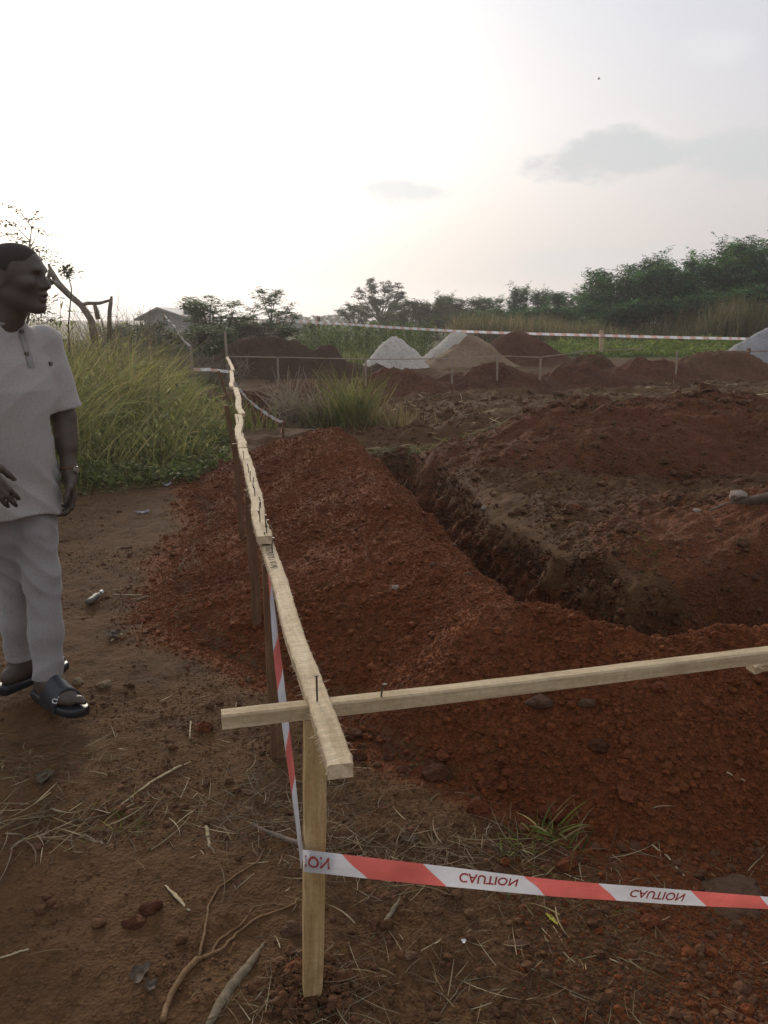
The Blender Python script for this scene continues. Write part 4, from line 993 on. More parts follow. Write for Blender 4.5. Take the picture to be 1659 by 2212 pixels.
for k, (key, px, top, Y, H, lab, wd) in enumerate([
    ('g1', 1652, 505, 43, 5.0, 'tallest dark green tree at the right edge of the photo', .9),
    ('g3', 1605, 508, 47, 5.6, 'dark pointed tree next to the tallest one at the right edge', 1.),
    ('g1', 1530, 545, 45, 5.0, 'feathery tree with thin gaps left of the tall right edge trees', .95),
    ('g2', 1470, 562, 43, 4.2, 'green tree with fronds leaning over in the middle of the right trees', 1.),
    ('g3', 1415, 543, 46, 5.6, 'tree with upright feathery tips over the rounded green tree', .95),
    ('g2', 1345, 575, 44, 4.2, 'rounded green tree where the right tree line steps down', 1.05),
    ('g1', 1300, 600, 45, 5.0, 'green tree sloping down to the lower middle tree line', 1.1),
    ('bush', 1600, 620, 40, 2.4, 'bright green bushy tree in front of the tall trees at the right edge', 1.1),
    ('bush', 1510, 640, 41, 2.4, 'bushy tree in front of the feathery tree', 1.1),
    ('bush', 1420, 640, 41, 2.4, 'bushy dark tree in front of the upright feathery tips', 1.1),
    ('bush', 1320, 650, 42, 2.4, 'bushy dark tree in front of the sloping green tree', 1.1),
    ('g2', 1232, 628, 50, 4.2, 'low wide tree right of the pair with flat dark tops', 1.15),
    ('g3', 1170, 618, 55, 5.6, 'tree with a flat dark top, right one of the pair in the middle line', .8),
    ('g3', 1122, 611, 56, 5.6, 'tree with a flat dark top, left one of the pair in the middle line', .75),
    ('bush', 1180, 660, 47, 2.4, 'dark bush below the pair of flat topped trees', 1.3),
    ('g1', 1062, 640, 55, 5.0, 'small palm-like tree in the dip of the middle tree line', 1.),
    ('bush', 1090, 668, 48, 2.4, 'dark bush left of the pair of flat topped trees', 1.3),
    ('olive', 1005, 640, 56, 3.4, 'olive green tree right of the flat crowned middle tree', 1.),
    ('g3', 960, 630, 60, 5.6, 'flat crowned tree in the middle tree line above the sand piles', .9),
    ('olive', 925, 645, 55, 3.4, 'olive bush tree between the airy tree and the flat crowned tree', 1.05),
    ('olive', 880, 650, 58, 3.4, 'brownish green tree just right of the airy tree', 1.),
    ('olive', 850, 672, 52, 3.4, 'low olive tree under the right half of the airy tree', 1.),
    ('olive', 1010, 672, 50, 3.4, 'low olive tree behind the tan sand pile', 1.2),
    ('olive', 770, 655, 62, 3.4, 'dark rounded bush at the left foot of the airy tree', .9),
    ('olive', 945, 678, 50, 3.4, 'low olive tree behind the leftmost sand piles', 1.2)]):
    tree_at(key, px, top, Y, lab, H, k * 1.3, 'tree', HGRP, 'tree', wd)
tree_at('airy', 822, 598, 66, 'airy tall tree with see-through crown standing left in the tree line', 5.5, 1., 'tree', None)
tree_at('brush', 462, 626, 27, 'low shrub with leafy branches radiating upward beside the white house', 2.2, .4, 'shrub', 'shrubs left of the airy tree', 'shrub', 1.7)
tree_at('tallbrush', 578, 610, 29, 'taller shrub with separate leafy branches right of the radiating shrub', 3.0, 2.6, 'shrub', 'shrubs left of the airy tree', 'shrub', 1.4)
tree_at('olive', 300, 694, 19, 'dark rounded shrub hiding the left foot of the white house', 3.4, 1.9, 'shrub', 'shrubs left of the airy tree', 'shrub', 1.2)
tree_at('olive', 365, 703, 18, 'low dark shrub in front of the white house wall', 3.4, 2.9, 'shrub', 'shrubs left of the airy tree', 'shrub', 1.5)
tree_at('brush', 450, 690, 22, 'dark low shrub behind the tall corner stake', 2.2, 2.4, 'shrub', 'shrubs left of the airy tree', 'shrub', 1.6)
tree_at('olive', 560, 692, 26, 'low dark green shrub mass behind the wide soil heap', 3.4, 1.4, 'shrub', 'shrubs left of the airy tree', 'shrub', 1.5)
for k, (px, top) in enumerate([(612, 683), (636, 679), (660, 684), (690, 681), (718, 679), (738, 686)]):
    tree_at('olive', px, top, 150 + 8 * (k % 3), ['hazy far tree just right of the shrubs', 'hazy far tree with a domed top', 'hazy far tree between two domed ones', 'hazy far tree above the dark post',
        'hazy far tree left of the airy tree', 'hazy far tree touching the airy tree'][k], 3.4, k * 2.1, 'tree', 'hazy trees on the far horizon', 'tree', 1.3)
# tree standing outside the left edge, twigs reaching into the picture, and one at the right edge
tree_proto('twiggy', 11, 3.6, 1.5, 14, 10, 3, .35, .10, OLV, style='airy', trunk_r=.06, thin_=.7)
t = at_y(-42, 408, 12.5); make_tree('twiggy', (t[0] - .15, t[1], 0), .6, t[2] / 3.6, 'thin leafy tree reaching in at the left edge above the person', 'tree')
t = at_y(1800, 400, 30); make_tree('twiggy', (t[0], t[1], 0), 2.2, t[2] / 3.6, 'tree whose leaf tips show high at the right edge', 'tree')
# dry bush beyond the grass
q = np.random.default_rng(3)
M['deadwood'] = simple('dead_wood', (.19, .155, .12), .9, .2, 0, 14, .4, .5)
M['drywood'] = simple('dry_twigs', (.30, .235, .16), .9, .2, 0, 14, .4, .4)
def dry_bush(px, py, Y, H, rad, label, seed, mat='deadwood'):
    q = np.random.default_rng(seed); c = at_y(px, py, Y); m = MB()
    for k in range(90):
        a = q.uniform(0, 6.28); r_ = rad * math.sqrt(q.random()); L = H * q.uniform(.5, 1)
        p = np.array([c[0] + math.cos(a) * r_ * .4, c[1] + math.sin(a) * r_ * .4, 0]); e = p + [math.cos(a) * r_, math.sin(a) * r_, L]
        m.tube([p, (p + e) / 2 + q.normal(0, .08, 3), e], [.016, .011, .004], 3, cap=False)
        for j in range(4):
            s = p + (e - p) * q.uniform(.4, 1); m.tube([s, s + q.normal(0, .16, 3) + [0, 0, .1]], [.006, .003], 3, cap=False)
    o = m.build('dry_bush', M[mat]); return tag(o, label, 'bush', 'dry bare bushes behind the grass')
dry_bush(262, 700, 17, 1.75, .75, 'dark bare bush between the dead trunk and the white house', 5)
dry_bush(652, 890, 11.6, .42, .5, 'pile of pale dry branches left of the green grass clump', 8, 'drywood')
dry_bush(330, 735, 16, 1.1, .8, 'low bare bush in front of the white house', 6)
dry_bush(440, 760, 15.5, .75, .7, 'tangle of dry twigs below the dark shrub by the tall corner stake', 7)
# fallen dead tree
e = MB(); Yd = 13.5
def dp(px, py, dy=0): return at_y(px, py, Yd + dy)
e.tube([dp(104, 570), dp(112, 588), dp(124, 612), dp(150, 638), dp(176, 660), dp(196, 690), dp(205, 740)], [.012, .04, .058, .05, .05, .055, .06], 9)
e.tube([dp(172, 660), dp(190, 655), dp(215, 655), dp(240, 648)], [.032, .03, .027, .02], 7)
e.tube([dp(241, 640), dp(239, 655), dp(237, 672), dp(236, 740)], [.02, .033, .035, .04], 7)
e.tube([dp(108, 583), dp(104, 600), dp(112, 615)], [.03, .035, .05], 6)
e.tube([dp(118, 606), dp(128, 618, -.2), dp(134, 622, -.3)], [.04, .03, .01], 5)
e.tube([dp(205, 654), dp(205, 660), dp(212, 690)], [.03, .03, .04], 6)
o = e.build('dead_tree', M['deadwood'], None, True); tag(o, 'broken dead tree trunk leaning out of the tall grass beside the man\'s face', 'dead tree')
q = np.random.default_rng(71)
c_ = at_y(146, 588, 12.8); P = c_ + q.normal(0, .06, (140, 3)); ls_ = empty('leafy_stem', c_ + np.array([-.15, .1, -1.9])); lf = leaves('foliage', P, None, .05 + .03 * q.random(140), OLV, M['leaf'], None, 72, None, ls_)
st_ = MB(); st_.tube([c_, c_ + [.02, .05, -.25], c_ + [-.1, .1, -.8], c_ + [-.15, .1, -1.9]], [.008, .009, .012, .016], 5); s2 = st_.build('stem', M['bark'], ls_)
tag(ls_, 'lone tuft of leaves on a thin stem right of the man\'s forehead', 'plant')

# house far left
hY = 52.
hx0, hx1 = at_y(312, 700, hY)[0], at_y(440, 700, hY)[0]; zr = at_y(345, 663, hY)[2]; ze = at_y(320, 680, hY)[2]
M['wallw'] = simple('lime_wall', (.30, .29, .295), .9, .2, 0, 1.5, .12)
M['roof'] = simple('roof_sheet', (.22, .21, .22), .6, .4, 0, 3, .2)
M['dark'] = simple('dark_opening', (.03, .03, .035), .6, .4)
e = empty('house', ((hx0 + hx1) / 2, hY, 0)); xr = at_y(343, 663, hY)[0]; dpt = 7.
V = [(hx0, hY, 0), (hx1, hY, 0), (hx1, hY, ze - .5), (xr, hY, zr - .12), (hx0, hY, ze - .1)]; V2 = [(x, y + dpt, z) for x, y, z in V]
mesh_obj('wall', V + V2, [(0, 1, 2, 3, 4), (9, 8, 7, 6, 5), (0, 5, 6, 1), (1, 6, 7, 2), (0, 4, 9, 5)], M['wallw'], e)
ov = .5; zl = ze - .25; zr2 = ze - .62
rf = [(hx0 - ov, hY - ov, zl), (xr, hY - ov, zr), (hx1 + ov, hY - ov, zr2)]; th = .12
V = [p for p in rf] + [(x, y + dpt + 2 * ov, z) for x, y, z in rf] + [(x, y, z - th) for x, y, z in rf] + [(x, y + dpt + 2 * ov, z - th) for x, y, z in rf]
mesh_obj('roof', V, [(0, 1, 4, 3), (1, 2, 5, 4), (6, 9, 10, 7), (7, 10, 11, 8), (0, 6, 7, 1), (1, 7, 8, 2), (3, 4, 10, 9), (4, 5, 11, 10), (0, 3, 9, 6), (2, 8, 11, 5)], M['roof'], e)
m = MB(); m.box((xr + 2.0, hY - .03, 1.7), ((.45, 0, 0), (0, .04, 0), (0, 0, .45))); m.build('window', M['dark'], e)
tag(e, 'pale house with a low grey gable roof behind the grass at left', 'house')
m = MB(); t = at_y(420, 655, 55.); m.tube([[t[0], t[1], 0], t], [.04, .025], 6)
tag(m.build('pole', M['stakefar']), 'thin pole beside the white house roof', 'pole')
# small white hut and blue-white sheet far behind the crops
m = MB(); t = at_y(652, 701, 95.); m.box((t[0], 95, t[2] - .9), ((1.6, 0, 0), (0, 1.5, 0), (0, 0, .9))); m.add([(t[0] - 1.9, 93.2, t[2]), (t[0] + 1.9, 93.2, t[2]), (t[0] + 1.9, 96.8, t[2]), (t[0] - 1.9, 96.8, t[2]), (t[0], 93.2, t[2] + .5), (t[0], 96.8, t[2] + .5)], [(0, 1, 4), (2, 3, 5), (1, 2, 5, 4), (3, 0, 4, 5), (0, 3, 2, 1)], 1)
tag(m.build('hut', [M['wallw'], M['roof']]), 'tiny pale hut far behind the crop rows', 'hut')

# crops: upright leafy plants in rows
CROP = np.array([(.10, .15, .035), (.14, .19, .042), (.08, .12, .032), (.17, .20, .055)])
cm = {}
for k in range(4):
    q = np.random.default_rng(300 + k); n = 190; t = q.random(n) ** .8; rad = .20 * np.sin(np.clip(t, .05, .97) * math.pi) ** .6 + .03
    a = q.uniform(0, 6.28, n); P = np.stack([np.cos(a) * rad * q.random(n) ** .5, np.sin(a) * rad * q.random(n) ** .5, t * 1.25], -1)
    o = leaves('foliage', P, None, .10 + .07 * q.random(n), CROP * (.8 + .15 * k), M['leaf'], None, 310 + k, None, None, .4, .7); cm[k] = o.data; bpy.data.objects.remove(o)
m = MB(); m.tube([(0, 0, -.05), (.01, 0, .6), (0, .01, 1.2)], [.012, .01, .005], 5); o = m.build('stem', M['bark']); stem_d = o.data; bpy.data.objects.remove(o)
q = np.random.default_rng(77)
for row, (Yc, top) in enumerate(((30, 704), (27.5, 712), (32.5, 700), (35, 698))):
    for px in np.arange(640 + 7 * row, 930, 15 if row < 2 else 19):
        pxx = px + q.normal(0, 2.5); Yy = Yc + q.normal(0, .3); t = at_y(pxx, top + q.normal(0, 4), Yy); b = float(base(np.array([t[0]]), np.array([Yy]))[0])
        e = empty('crop_plant', (t[0], t[1], b)); s = max(.5, (t[2] - b) / 1.25); e.scale = (s * q.uniform(.8, 1.2), s * q.uniform(.8, 1.2), s); e.rotation_euler = (0, 0, q.uniform(0, 6))
        for nm, d in (('foliage', cm[int(q.integers(0, 4))]), ('stem', stem_d)):
            o = bpy.data.objects.new(nm, d); COL.objects.link(o); o.parent = e
        tag(e, 'narrow upright green crop plant in the rows behind the sand piles', 'crop plant', 'crop plants in rows')
# bright green vegetable bed and tan grass in front of the tree line
q = np.random.default_rng(81); n = 26000; Y = 27.5 + q.random(n) * 11; X = .14 * Y + q.random(n) * (Y * .42); 
P = np.stack([X, Y, base(X, Y) + (.1 + .38 * q.random(n)) * np.clip(.6 + 1.2 * fbm(X, Y, .9, 3, 83), .2, 1.3)], -1)
leaves('green_plants', P, None, .11 + .09 * q.random(n), np.array([(.17, .22, .04), (.22, .25, .055), (.13, .18, .04)]), M['leaf'], 'bright green low plants between the cleared ground and the trees', 82)
q = np.random.default_rng(85); n = 30000; Y = 36 + q.random(n) * 8; X = .08 * Y + q.random(n) * (Y * .52)
tl_ = ss(.28, .42, X / Y); Hh = (.65 + .6 * q.random(n)) * (.8 + .9 * fbm(X, Y, .25, 2, 87)) * (1 + .75 * tl_)
ok = q.random(n) < np.clip(.5 + 1.5 * fbm(X, Y, .3, 2, 88) + .4 * tl_, .1, 1); X, Y, Hh = X[ok], Y[ok], Hh[ok]
blades('tan_grass', X, Y, np.clip(Hh, .3, 2.2), .035, np.array([(.20, .155, .075), (.26, .205, .10), (.14, .125, .05), (.10, .11, .035)]), 'tall tan dry grass along the foot of the tree line', 86, droop=(.2, .8))
q = np.random.default_rng(89); n = 16000; Y = 21.5 + q.random(n) * 16; X = -.48 * Y + q.random(n) * (Y * .46); ok = (Y > 22.5); X, Y = X[ok], Y[ok]
blades('field_grass', X, Y, .12 + .25 * q.random(len(X)), .03, GRASS * np.array([.6, .7, .6]), 'green field grass around the crop rows and the house', 90, droop=(.2, .9))
# bird
m = MB(); t = at_y(1294, 171, 130.); 
m.tube([t + [-.22, 0, 0], t + [-.1, 0, .02], t + [.05, 0, .03], t + [.2, 0, .05]], [.02, .07, .08, .02], 6)
for s in (-1, 1): m.add([t + [0.05, 0, .04], t + [-.12, 0, .04], t + [-.2, s * .45, .22], t + [.02, s * .25, .16]], [(0, 1, 2, 3)])
tag(m.build('bird', M['dark']), 'tiny dark bird high in the pale sky', 'bird')
# haze
m = MB(); m.box((0, 250, 13), ((720, 0, 0), (0, 720, 0), (0, 0, 16.)))
t = NT('haze'); pv = t.new('ShaderNodeVolumePrincipled'); pv.inputs['Color'].default_value = (.95, .93, .93, 1); pv.inputs['Density'].default_value = .0013; pv.inputs['Anisotropy'].default_value = .55
t.link(pv.outputs[0], t.out.inputs['Volume']); hz = m.build('haze', t.m); tag(hz, None, None, None, 'stuff')
# ------------------------------------------------------------------ person: one continuous skin surface, clothing as children
class SDF:
    def __init__(s, lo, hi, h):
        s.lo = np.array(lo, float); s.h = h; s.n = np.ceil((np.array(hi) - s.lo) / h).astype(int) + 1
        s.F = np.full(s.n, .5, np.float32)
        s.ax = [s.lo[k] + h * np.arange(s.n[k]) for k in range(3)]
    def _sub(s, lo, hi, m):
        a = np.maximum(((np.array(lo) - m - s.lo) / s.h).astype(int), 0); b = np.minimum(((np.array(hi) + m - s.lo) / s.h).astype(int) + 2, s.n)
        if (b <= a).any(): return None
        sl = tuple(slice(i, j) for i, j in zip(a, b))
        return sl, s.ax[0][sl[0]][:, None, None], s.ax[1][sl[1]][None, :, None], s.ax[2][sl[2]][None, None, :]
    def _put(s, sl, d, k, sub=False):
        A = s.F[sl]
        if sub:
            d = -d; h = np.clip(.5 + .5 * (d - A) / k, 0, 1); s.F[sl] = A + (d - A) * h + k * h * (1 - h)
        else:
            h = np.clip(.5 + .5 * (A - d) / k, 0, 1); s.F[sl] = A + (d - A) * h - k * h * (1 - h)
    def cap(s, a, b, ra, rb, k=.02, sub=False):
        a = np.array(a, float); b = np.array(b, float); r = max(ra, rb); q = s._sub(np.minimum(a, b) - r, np.maximum(a, b) + r, .05)
        if q is None: return
        sl, x, y, z = q; d = b - a; L = d @ d + 1e-12
        t = np.clip(((x - a[0]) * d[0] + (y - a[1]) * d[1] + (z - a[2]) * d[2]) / L, 0, 1)
        D = np.sqrt((x - a[0] - t * d[0]) ** 2 + (y - a[1] - t * d[1]) ** 2 + (z - a[2] - t * d[2]) ** 2) - (ra + (rb - ra) * t)
        s._put(sl, D.astype(np.float32), k, sub)
    def chain(s, P, R, k=.02):
        for i in range(len(P) - 1): s.cap(P[i], P[i + 1], R[i], R[i + 1], k)
    def ell(s, c, r, fx, fy, fz=(0, 0, 1), k=.02, sub=False):
        c = np.array(c, float); R = max(r); q = s._sub(c - R, c + R, .05)
        if q is None: return
        sl, x, y, z = q; X = x - c[0]; Y = y - c[1]; Z = z - c[2]
        u = [(X * f[0] + Y * f[1] + Z * f[2]) for f in (fx, fy, fz)]
        g = np.sqrt((u[0] / r[0]) ** 2 + (u[1] / r[1]) ** 2 + (u[2] / r[2]) ** 2); g2 = np.sqrt((u[0] / r[0] ** 2) ** 2 + (u[1] / r[1] ** 2) ** 2 + (u[2] / r[2] ** 2) ** 2)
        D = g * (g - 1) / np.maximum(g2, 1e-6)
        s._put(sl, D.astype(np.float32), k, sub)
    def grid(s): return np.meshgrid(*s.ax, indexing='ij')
    def mesh(s):
        F = s.F; S = F < 0; n = np.array(F.shape) - 1
        def c(i, j, k, A): return A[i:i + n[0], j:j + n[1], k:k + n[2]]
        corners = [(i, j, k) for i in (0, 1) for j in (0, 1) for k in (0, 1)]
        cnt = sum(c(*q, S).astype(np.int8) for q in corners); M_ = (cnt > 0) & (cnt < 8)
        idx = np.full(tuple(n), -1, np.int64); ids = np.argwhere(M_); idx[M_] = np.arange(len(ids))
        acc = np.zeros((len(ids), 3)); w = np.zeros(len(ids)); I = ids.T
        for q in corners:
            for ax in range(3):
                if q[ax]: continue
                q2 = list(q); q2[ax] = 1
                f0 = F[I[0] + q[0], I[1] + q[1], I[2] + q[2]]; f1 = F[I[0] + q2[0], I[1] + q2[1], I[2] + q2[2]]
                m = (f0 < 0) != (f1 < 0); t = np.where(m, f0 / np.where(m, f0 - f1, 1), 0)
                p = np.tile(np.array(q, float), (len(ids), 1)); p[:, ax] = t
                acc[m] += p[m]; w += m
        V = s.lo + (ids + acc / w[:, None]) * s.h
        Q = []
        for ax in range(3):
            A = S.take(range(0, n[ax]), ax); B = S.take(range(1, n[ax] + 1), ax); E = np.argwhere(A != B)
            o1, o2 = [(1, 2), (2, 0), (0, 1)][ax]
            E = E[(E[:, o1] > 0) & (E[:, o2] > 0) & (E[:, o1] < n[o1]) & (E[:, o2] < n[o2])]
            fl = A[tuple(E.T)]
            e1 = np.zeros(3, int); e1[o1] = 1; e2 = np.zeros(3, int); e2[o2] = 1
            q = np.stack([idx[tuple((E - e1 - e2).T)], idx[tuple((E - e2).T)], idx[tuple(E.T)], idx[tuple((E - e1).T)]], -1)
            q[~fl] = q[~fl][:, ::-1]; Q.append(q)
        return V, np.vstack(Q)
def n3(X, Y, Z, f, seed): return (fbm(X + Z * .37, Y - Z * .53, f, 3, seed) + fbm(X * .6 + Y * .8, Z, f, 3, seed + 50))
pf = np.array([.8, -.6, 0]); pl_ = np.array([.6, .8, 0]); UP = np.array([0, 0, 1.])
PEL = np.array([-1.405, 2.90, .88]); CH = np.array([-1.378, 2.89, 1.22]); NK = np.array([-1.345, 2.885, 1.44]); HD = np.array([-1.272, 2.88, 1.588])
LSH = CH + pl_ * .185 + [0, 0, .135]; RSH = CH - pl_ * .185 + [0, 0, .135]
LEL = np.array([-1.222, 3.05, 1.085]); LWR = np.array([-1.195, 2.99, .875])
REL = np.array([-1.475, 2.64, 1.08]); RWR = np.array([-1.325, 2.56, .985])
LH = PEL + pl_ * .09 + [0, 0, -.03]; RH = PEL - pl_ * .09 + [0, 0, -.03]
LKN = np.array([-1.292, 2.88, .49]); LAN = np.array([-1.272, 2.80, .085]); RKN = np.array([-1.42, 2.93, .48]); RAN = np.array([-1.44, 2.93, .085])
gz = lambda p: float(base(np.array([p[0]]), np.array([p[1]]))[0])
zl, zr_ = gz(LAN), gz(RAN)
LAN[2] += zl + .02; RAN[2] += zr_ + .02
def foot_pts(an, fd, L=.255):
    fd = np.array(fd, float); fd /= np.linalg.norm(fd); sd_ = np.array([-fd[1], fd[0], 0]); heel = an - fd * .055 + [0, 0, -.055]
    return heel, fd, sd_
fdL = np.array([.80, -.60, 0]); fdR = np.array([.50, .86, 0])
def build_foot(S, an, fd, side):
    heel, fd, sd_ = foot_pts(an, fd); z0 = an[2] - .085 + .045
    H = np.array([heel[0], heel[1], z0 + .028])
    S.ell(H + fd * .01, (.038, .033, .036), fd, sd_, k=.02)
    S.chain([an, H + fd * .06 + [0, 0, .028], H + fd * .135 + [0, 0, .006], H + fd * .19 + [0, 0, -.006]], [.037, .038, .034, .024], .025)
    S.cap(H + fd * .05, H + fd * .17 + sd_ * .016 * side, .028, .022, .02); S.cap(H + fd * .04 - sd_ * .01 * side, H + fd * .165 - sd_ * .022 * side, .026, .019, .02)
    for k in range(5):
        o = .026 - .0135 * k; L = .062 - .008 * k if k else .066; b = H + fd * (.182 - .006 * k) + sd_ * side * o + [0, 0, -.008]
        e = b + fd * (L * .55) + [0, 0, .003]; r = .0135 if k == 0 else .0088
        S.chain([b, e, e + fd * L * .3 + [0, 0, -.004]], [r, r, r * .85], .006)
def build_hand(S, wr, d, palm_n, thumb, curl, spread=.18):
    """wr wrist, d direction to the fingers, palm_n out of the palm, thumb direction across the palm"""
    d = np.array(d, float); d /= np.linalg.norm(d); n_ = np.array(palm_n, float); n_ -= d * (n_ @ d); n_ /= np.linalg.norm(n_); t = np.cross(d, n_)
    if t @ np.array(thumb) < 0: t = -t
    c = wr + d * .052
    S.ell(c, (.052, .040, .0155), d, t, n_, k=.012); S.cap(wr - d * .02, wr + d * .02, .0255, .025, .018)
    S.ell(wr + d * .03 + t * .025 + n_ * .006, (.034, .017, .016), d, t, n_, k=.012)
    tips = []
    for k in range(4):
        o = .029 - .0195 * k; L = (.040, .045, .042, .033)[k]; r = (.0088, .0092, .0088, .0078)[k]
        b = wr + d * (.088 - .004 * abs(k - 1)) + t * o; ang = curl * (1 + .12 * k); dd = d + t * (.06 - .05 * k) * spread * 3
        P = [b - d * .02]; P.append(b); a = ang * .55
        for j, f in enumerate((1., .68, .52)):
            q = dd * math.cos(a) + n_ * math.sin(a); q /= np.linalg.norm(q); P.append(P[-1] + q * L * f); a += ang
        S.chain(P, [r * 1.1, r * 1.1, r, r * .92, r * .8], .005); tips.append(P[-1])
    b = wr + d * .022 + t * .030 + n_ * .006; q = d * .75 + t * .62 + n_ * .25; q /= np.linalg.norm(q); q2 = d * .92 + t * .15 + n_ * .42; q2 /= np.linalg.norm(q2)
    P = [b, b + q * .036, b + q * .036 + q2 * .032, b + q * .036 + q2 * .056]; S.chain(P, [.0135, .0115, .0102, .0085], .008); tips.append(P[-1])
    return tips
S = SDF((-1.66, 2.46, -.06), (-.98, 3.22, 1.76), .0062)
# torso under the clothes
S.chain([PEL, (PEL + CH) / 2, CH, CH + [0, 0, .12]], [.10, .095, .095, .07], .05)
S.cap(LSH, RSH, .045, .045, .05); S.cap(CH + [0, 0, .16], NK, .06, .055, .05)
hf = np.array([.99, -.12, 0]); hs = np.array([.12, .99, 0])
S.cap(NK + [-.004, 0, -.04], HD + [-.018, 0, -.07], .060, .060, .03)
# head: cranium, face, jaw, brow, nose, lips, chin, ears
S.ell(HD + hf * -.014 + [0, 0, .022], (.098, .077, .086), hf, hs, k=.02)
S.ell(HD + hf * .020 + [0, 0, .012], (.078, .068, .090), hf, hs, k=.03)
S.ell(HD + hf * .030 + [0, 0, -.050], (.064, .056, .058), hf, hs, k=.03)
S.cap(HD + hf * -.02 + hs * .055 + [0, 0, -.055], HD + hf * .062 + hs * .02 + [0, 0, -.098], .022, .018, .03)
S.cap(HD + hf * -.02 - hs * .055 + [0, 0, -.055], HD + hf * .062 - hs * .02 + [0, 0, -.098], .022, .018, .03)
S.ell(HD + hf * .075 + [0, 0, -.102], (.021, .024, .018), hf, hs, k=.02)
S.cap(HD + hf * .086 + hs * .03 + [0, 0, .022], HD + hf * .086 - hs * .03 + [0, 0, .022], .013, .013, .016)
for sg in (-1, 1):
    S.ell(HD + hf * .094 + hs * .031 * sg + [0, 0, .002], (.014, .017, .012), hf, hs, k=.012, sub=True)
    S.ell(HD + hf * .076 + hs * .031 * sg + [0, 0, .002], (.0125, .0125, .0105), hf, hs, k=.004)
    S.ell(HD + hf * .062 + hs * .048 * sg + [0, 0, -.022], (.028, .02, .02), hf, hs, k=.02)
    S.ell(HD + hf * -.012 + hs * .076 * sg + [0, 0, -.006], (.019, .008, .031), hf, hs, k=.006); S.ell(HD + hf * -.008 + hs * .086 * sg + [0, 0, -.004], (.010, .006, .017), hf, hs, k=.004, sub=True)
S.chain([HD + hf * .092 + [0, 0, .010], HD + hf * .104 + [0, 0, -.014], HD + hf * .112 + [0, 0, -.030]], [.008, .0105, .0125], .012)
for sg in (-1, 1): S.ell(HD + hf * .099 + hs * .015 * sg + [0, 0, -.034], (.013, .0095, .009), hf, hs, k=.008)
S.ell(HD + hf * .094 + [0, 0, -.058], (.0135, .025, .009), hf, hs, k=.007); S.ell(HD + hf * .090 + [0, 0, -.074], (.0135, .022, .0095), hf, hs, k=.007)
S.ell(HD + hf * .105 + [0, 0, -.0662], (.012, .024, .0022), hf, hs, k=.003, sub=True)
# arms
S.chain([LSH, LEL, LWR], [.052, .041, .027], .03); S.cap(LEL + (LWR - LEL) * .25, LEL + (LWR - LEL) * .5, .041, .037, .02)
S.chain([RSH, REL, RWR], [.052, .041, .027], .03); S.cap(REL + (RWR - REL) * .25, REL + (RWR - REL) * .5, .041, .037, .02)
tipsL = build_hand(S, LWR, [.10, -.10, -1], [-.85, -.45, 0], [.3, -.9, 0], .55)
tipsR = build_hand(S, RWR, [.62, -.05, -.78], [-.3, .9, -.3], [.4, -.2, .8], .35)
# legs and feet
S.chain([LH, LKN, LAN + [0, 0, .04]], [.062, .044, .036], .03); S.cap(LKN + (LAN - LKN) * .25 - pf * .015, LKN + (LAN - LKN) * .45 - pf * .012, .041, .039, .03)
S.chain([RH, RKN, RAN + [0, 0, .04]], [.062, .044, .036], .03); S.cap(RKN + (RAN - RKN) * .25 - pf * .015, RKN + (RAN - RKN) * .45 - pf * .012, .041, .039, .03)
build_foot(S, LAN, fdL, 1); build_foot(S, RAN, fdR, -1)
# chain above places big toe on the inner side of each foot
BODY = S
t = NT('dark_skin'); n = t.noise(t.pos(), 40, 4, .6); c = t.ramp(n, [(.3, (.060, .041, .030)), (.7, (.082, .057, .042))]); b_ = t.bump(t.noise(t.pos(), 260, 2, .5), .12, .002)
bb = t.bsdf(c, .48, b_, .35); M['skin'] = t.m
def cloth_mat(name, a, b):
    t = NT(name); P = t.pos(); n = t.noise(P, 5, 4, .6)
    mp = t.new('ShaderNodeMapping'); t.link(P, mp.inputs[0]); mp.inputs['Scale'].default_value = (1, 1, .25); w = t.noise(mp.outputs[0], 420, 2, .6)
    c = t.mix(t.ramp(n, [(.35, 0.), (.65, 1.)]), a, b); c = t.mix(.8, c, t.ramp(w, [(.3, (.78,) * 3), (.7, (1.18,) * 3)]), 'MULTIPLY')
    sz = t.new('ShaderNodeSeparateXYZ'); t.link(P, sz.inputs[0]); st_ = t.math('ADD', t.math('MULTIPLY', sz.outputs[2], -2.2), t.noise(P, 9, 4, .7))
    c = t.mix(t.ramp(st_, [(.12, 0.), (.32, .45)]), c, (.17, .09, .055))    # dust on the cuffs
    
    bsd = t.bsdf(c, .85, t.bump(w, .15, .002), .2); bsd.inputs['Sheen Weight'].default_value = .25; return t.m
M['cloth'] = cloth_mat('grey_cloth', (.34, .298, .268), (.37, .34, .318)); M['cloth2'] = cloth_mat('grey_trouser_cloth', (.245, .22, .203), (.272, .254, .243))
person = empty('person', (PEL[0], PEL[1], zl))
tag(person, 'man with shaved head in grey short-sleeved tunic, grey trousers and black slides, looking right', 'person')
V, Fq = BODY.mesh(); body = mesh_obj('body', V, Fq, M['skin'], person, True)
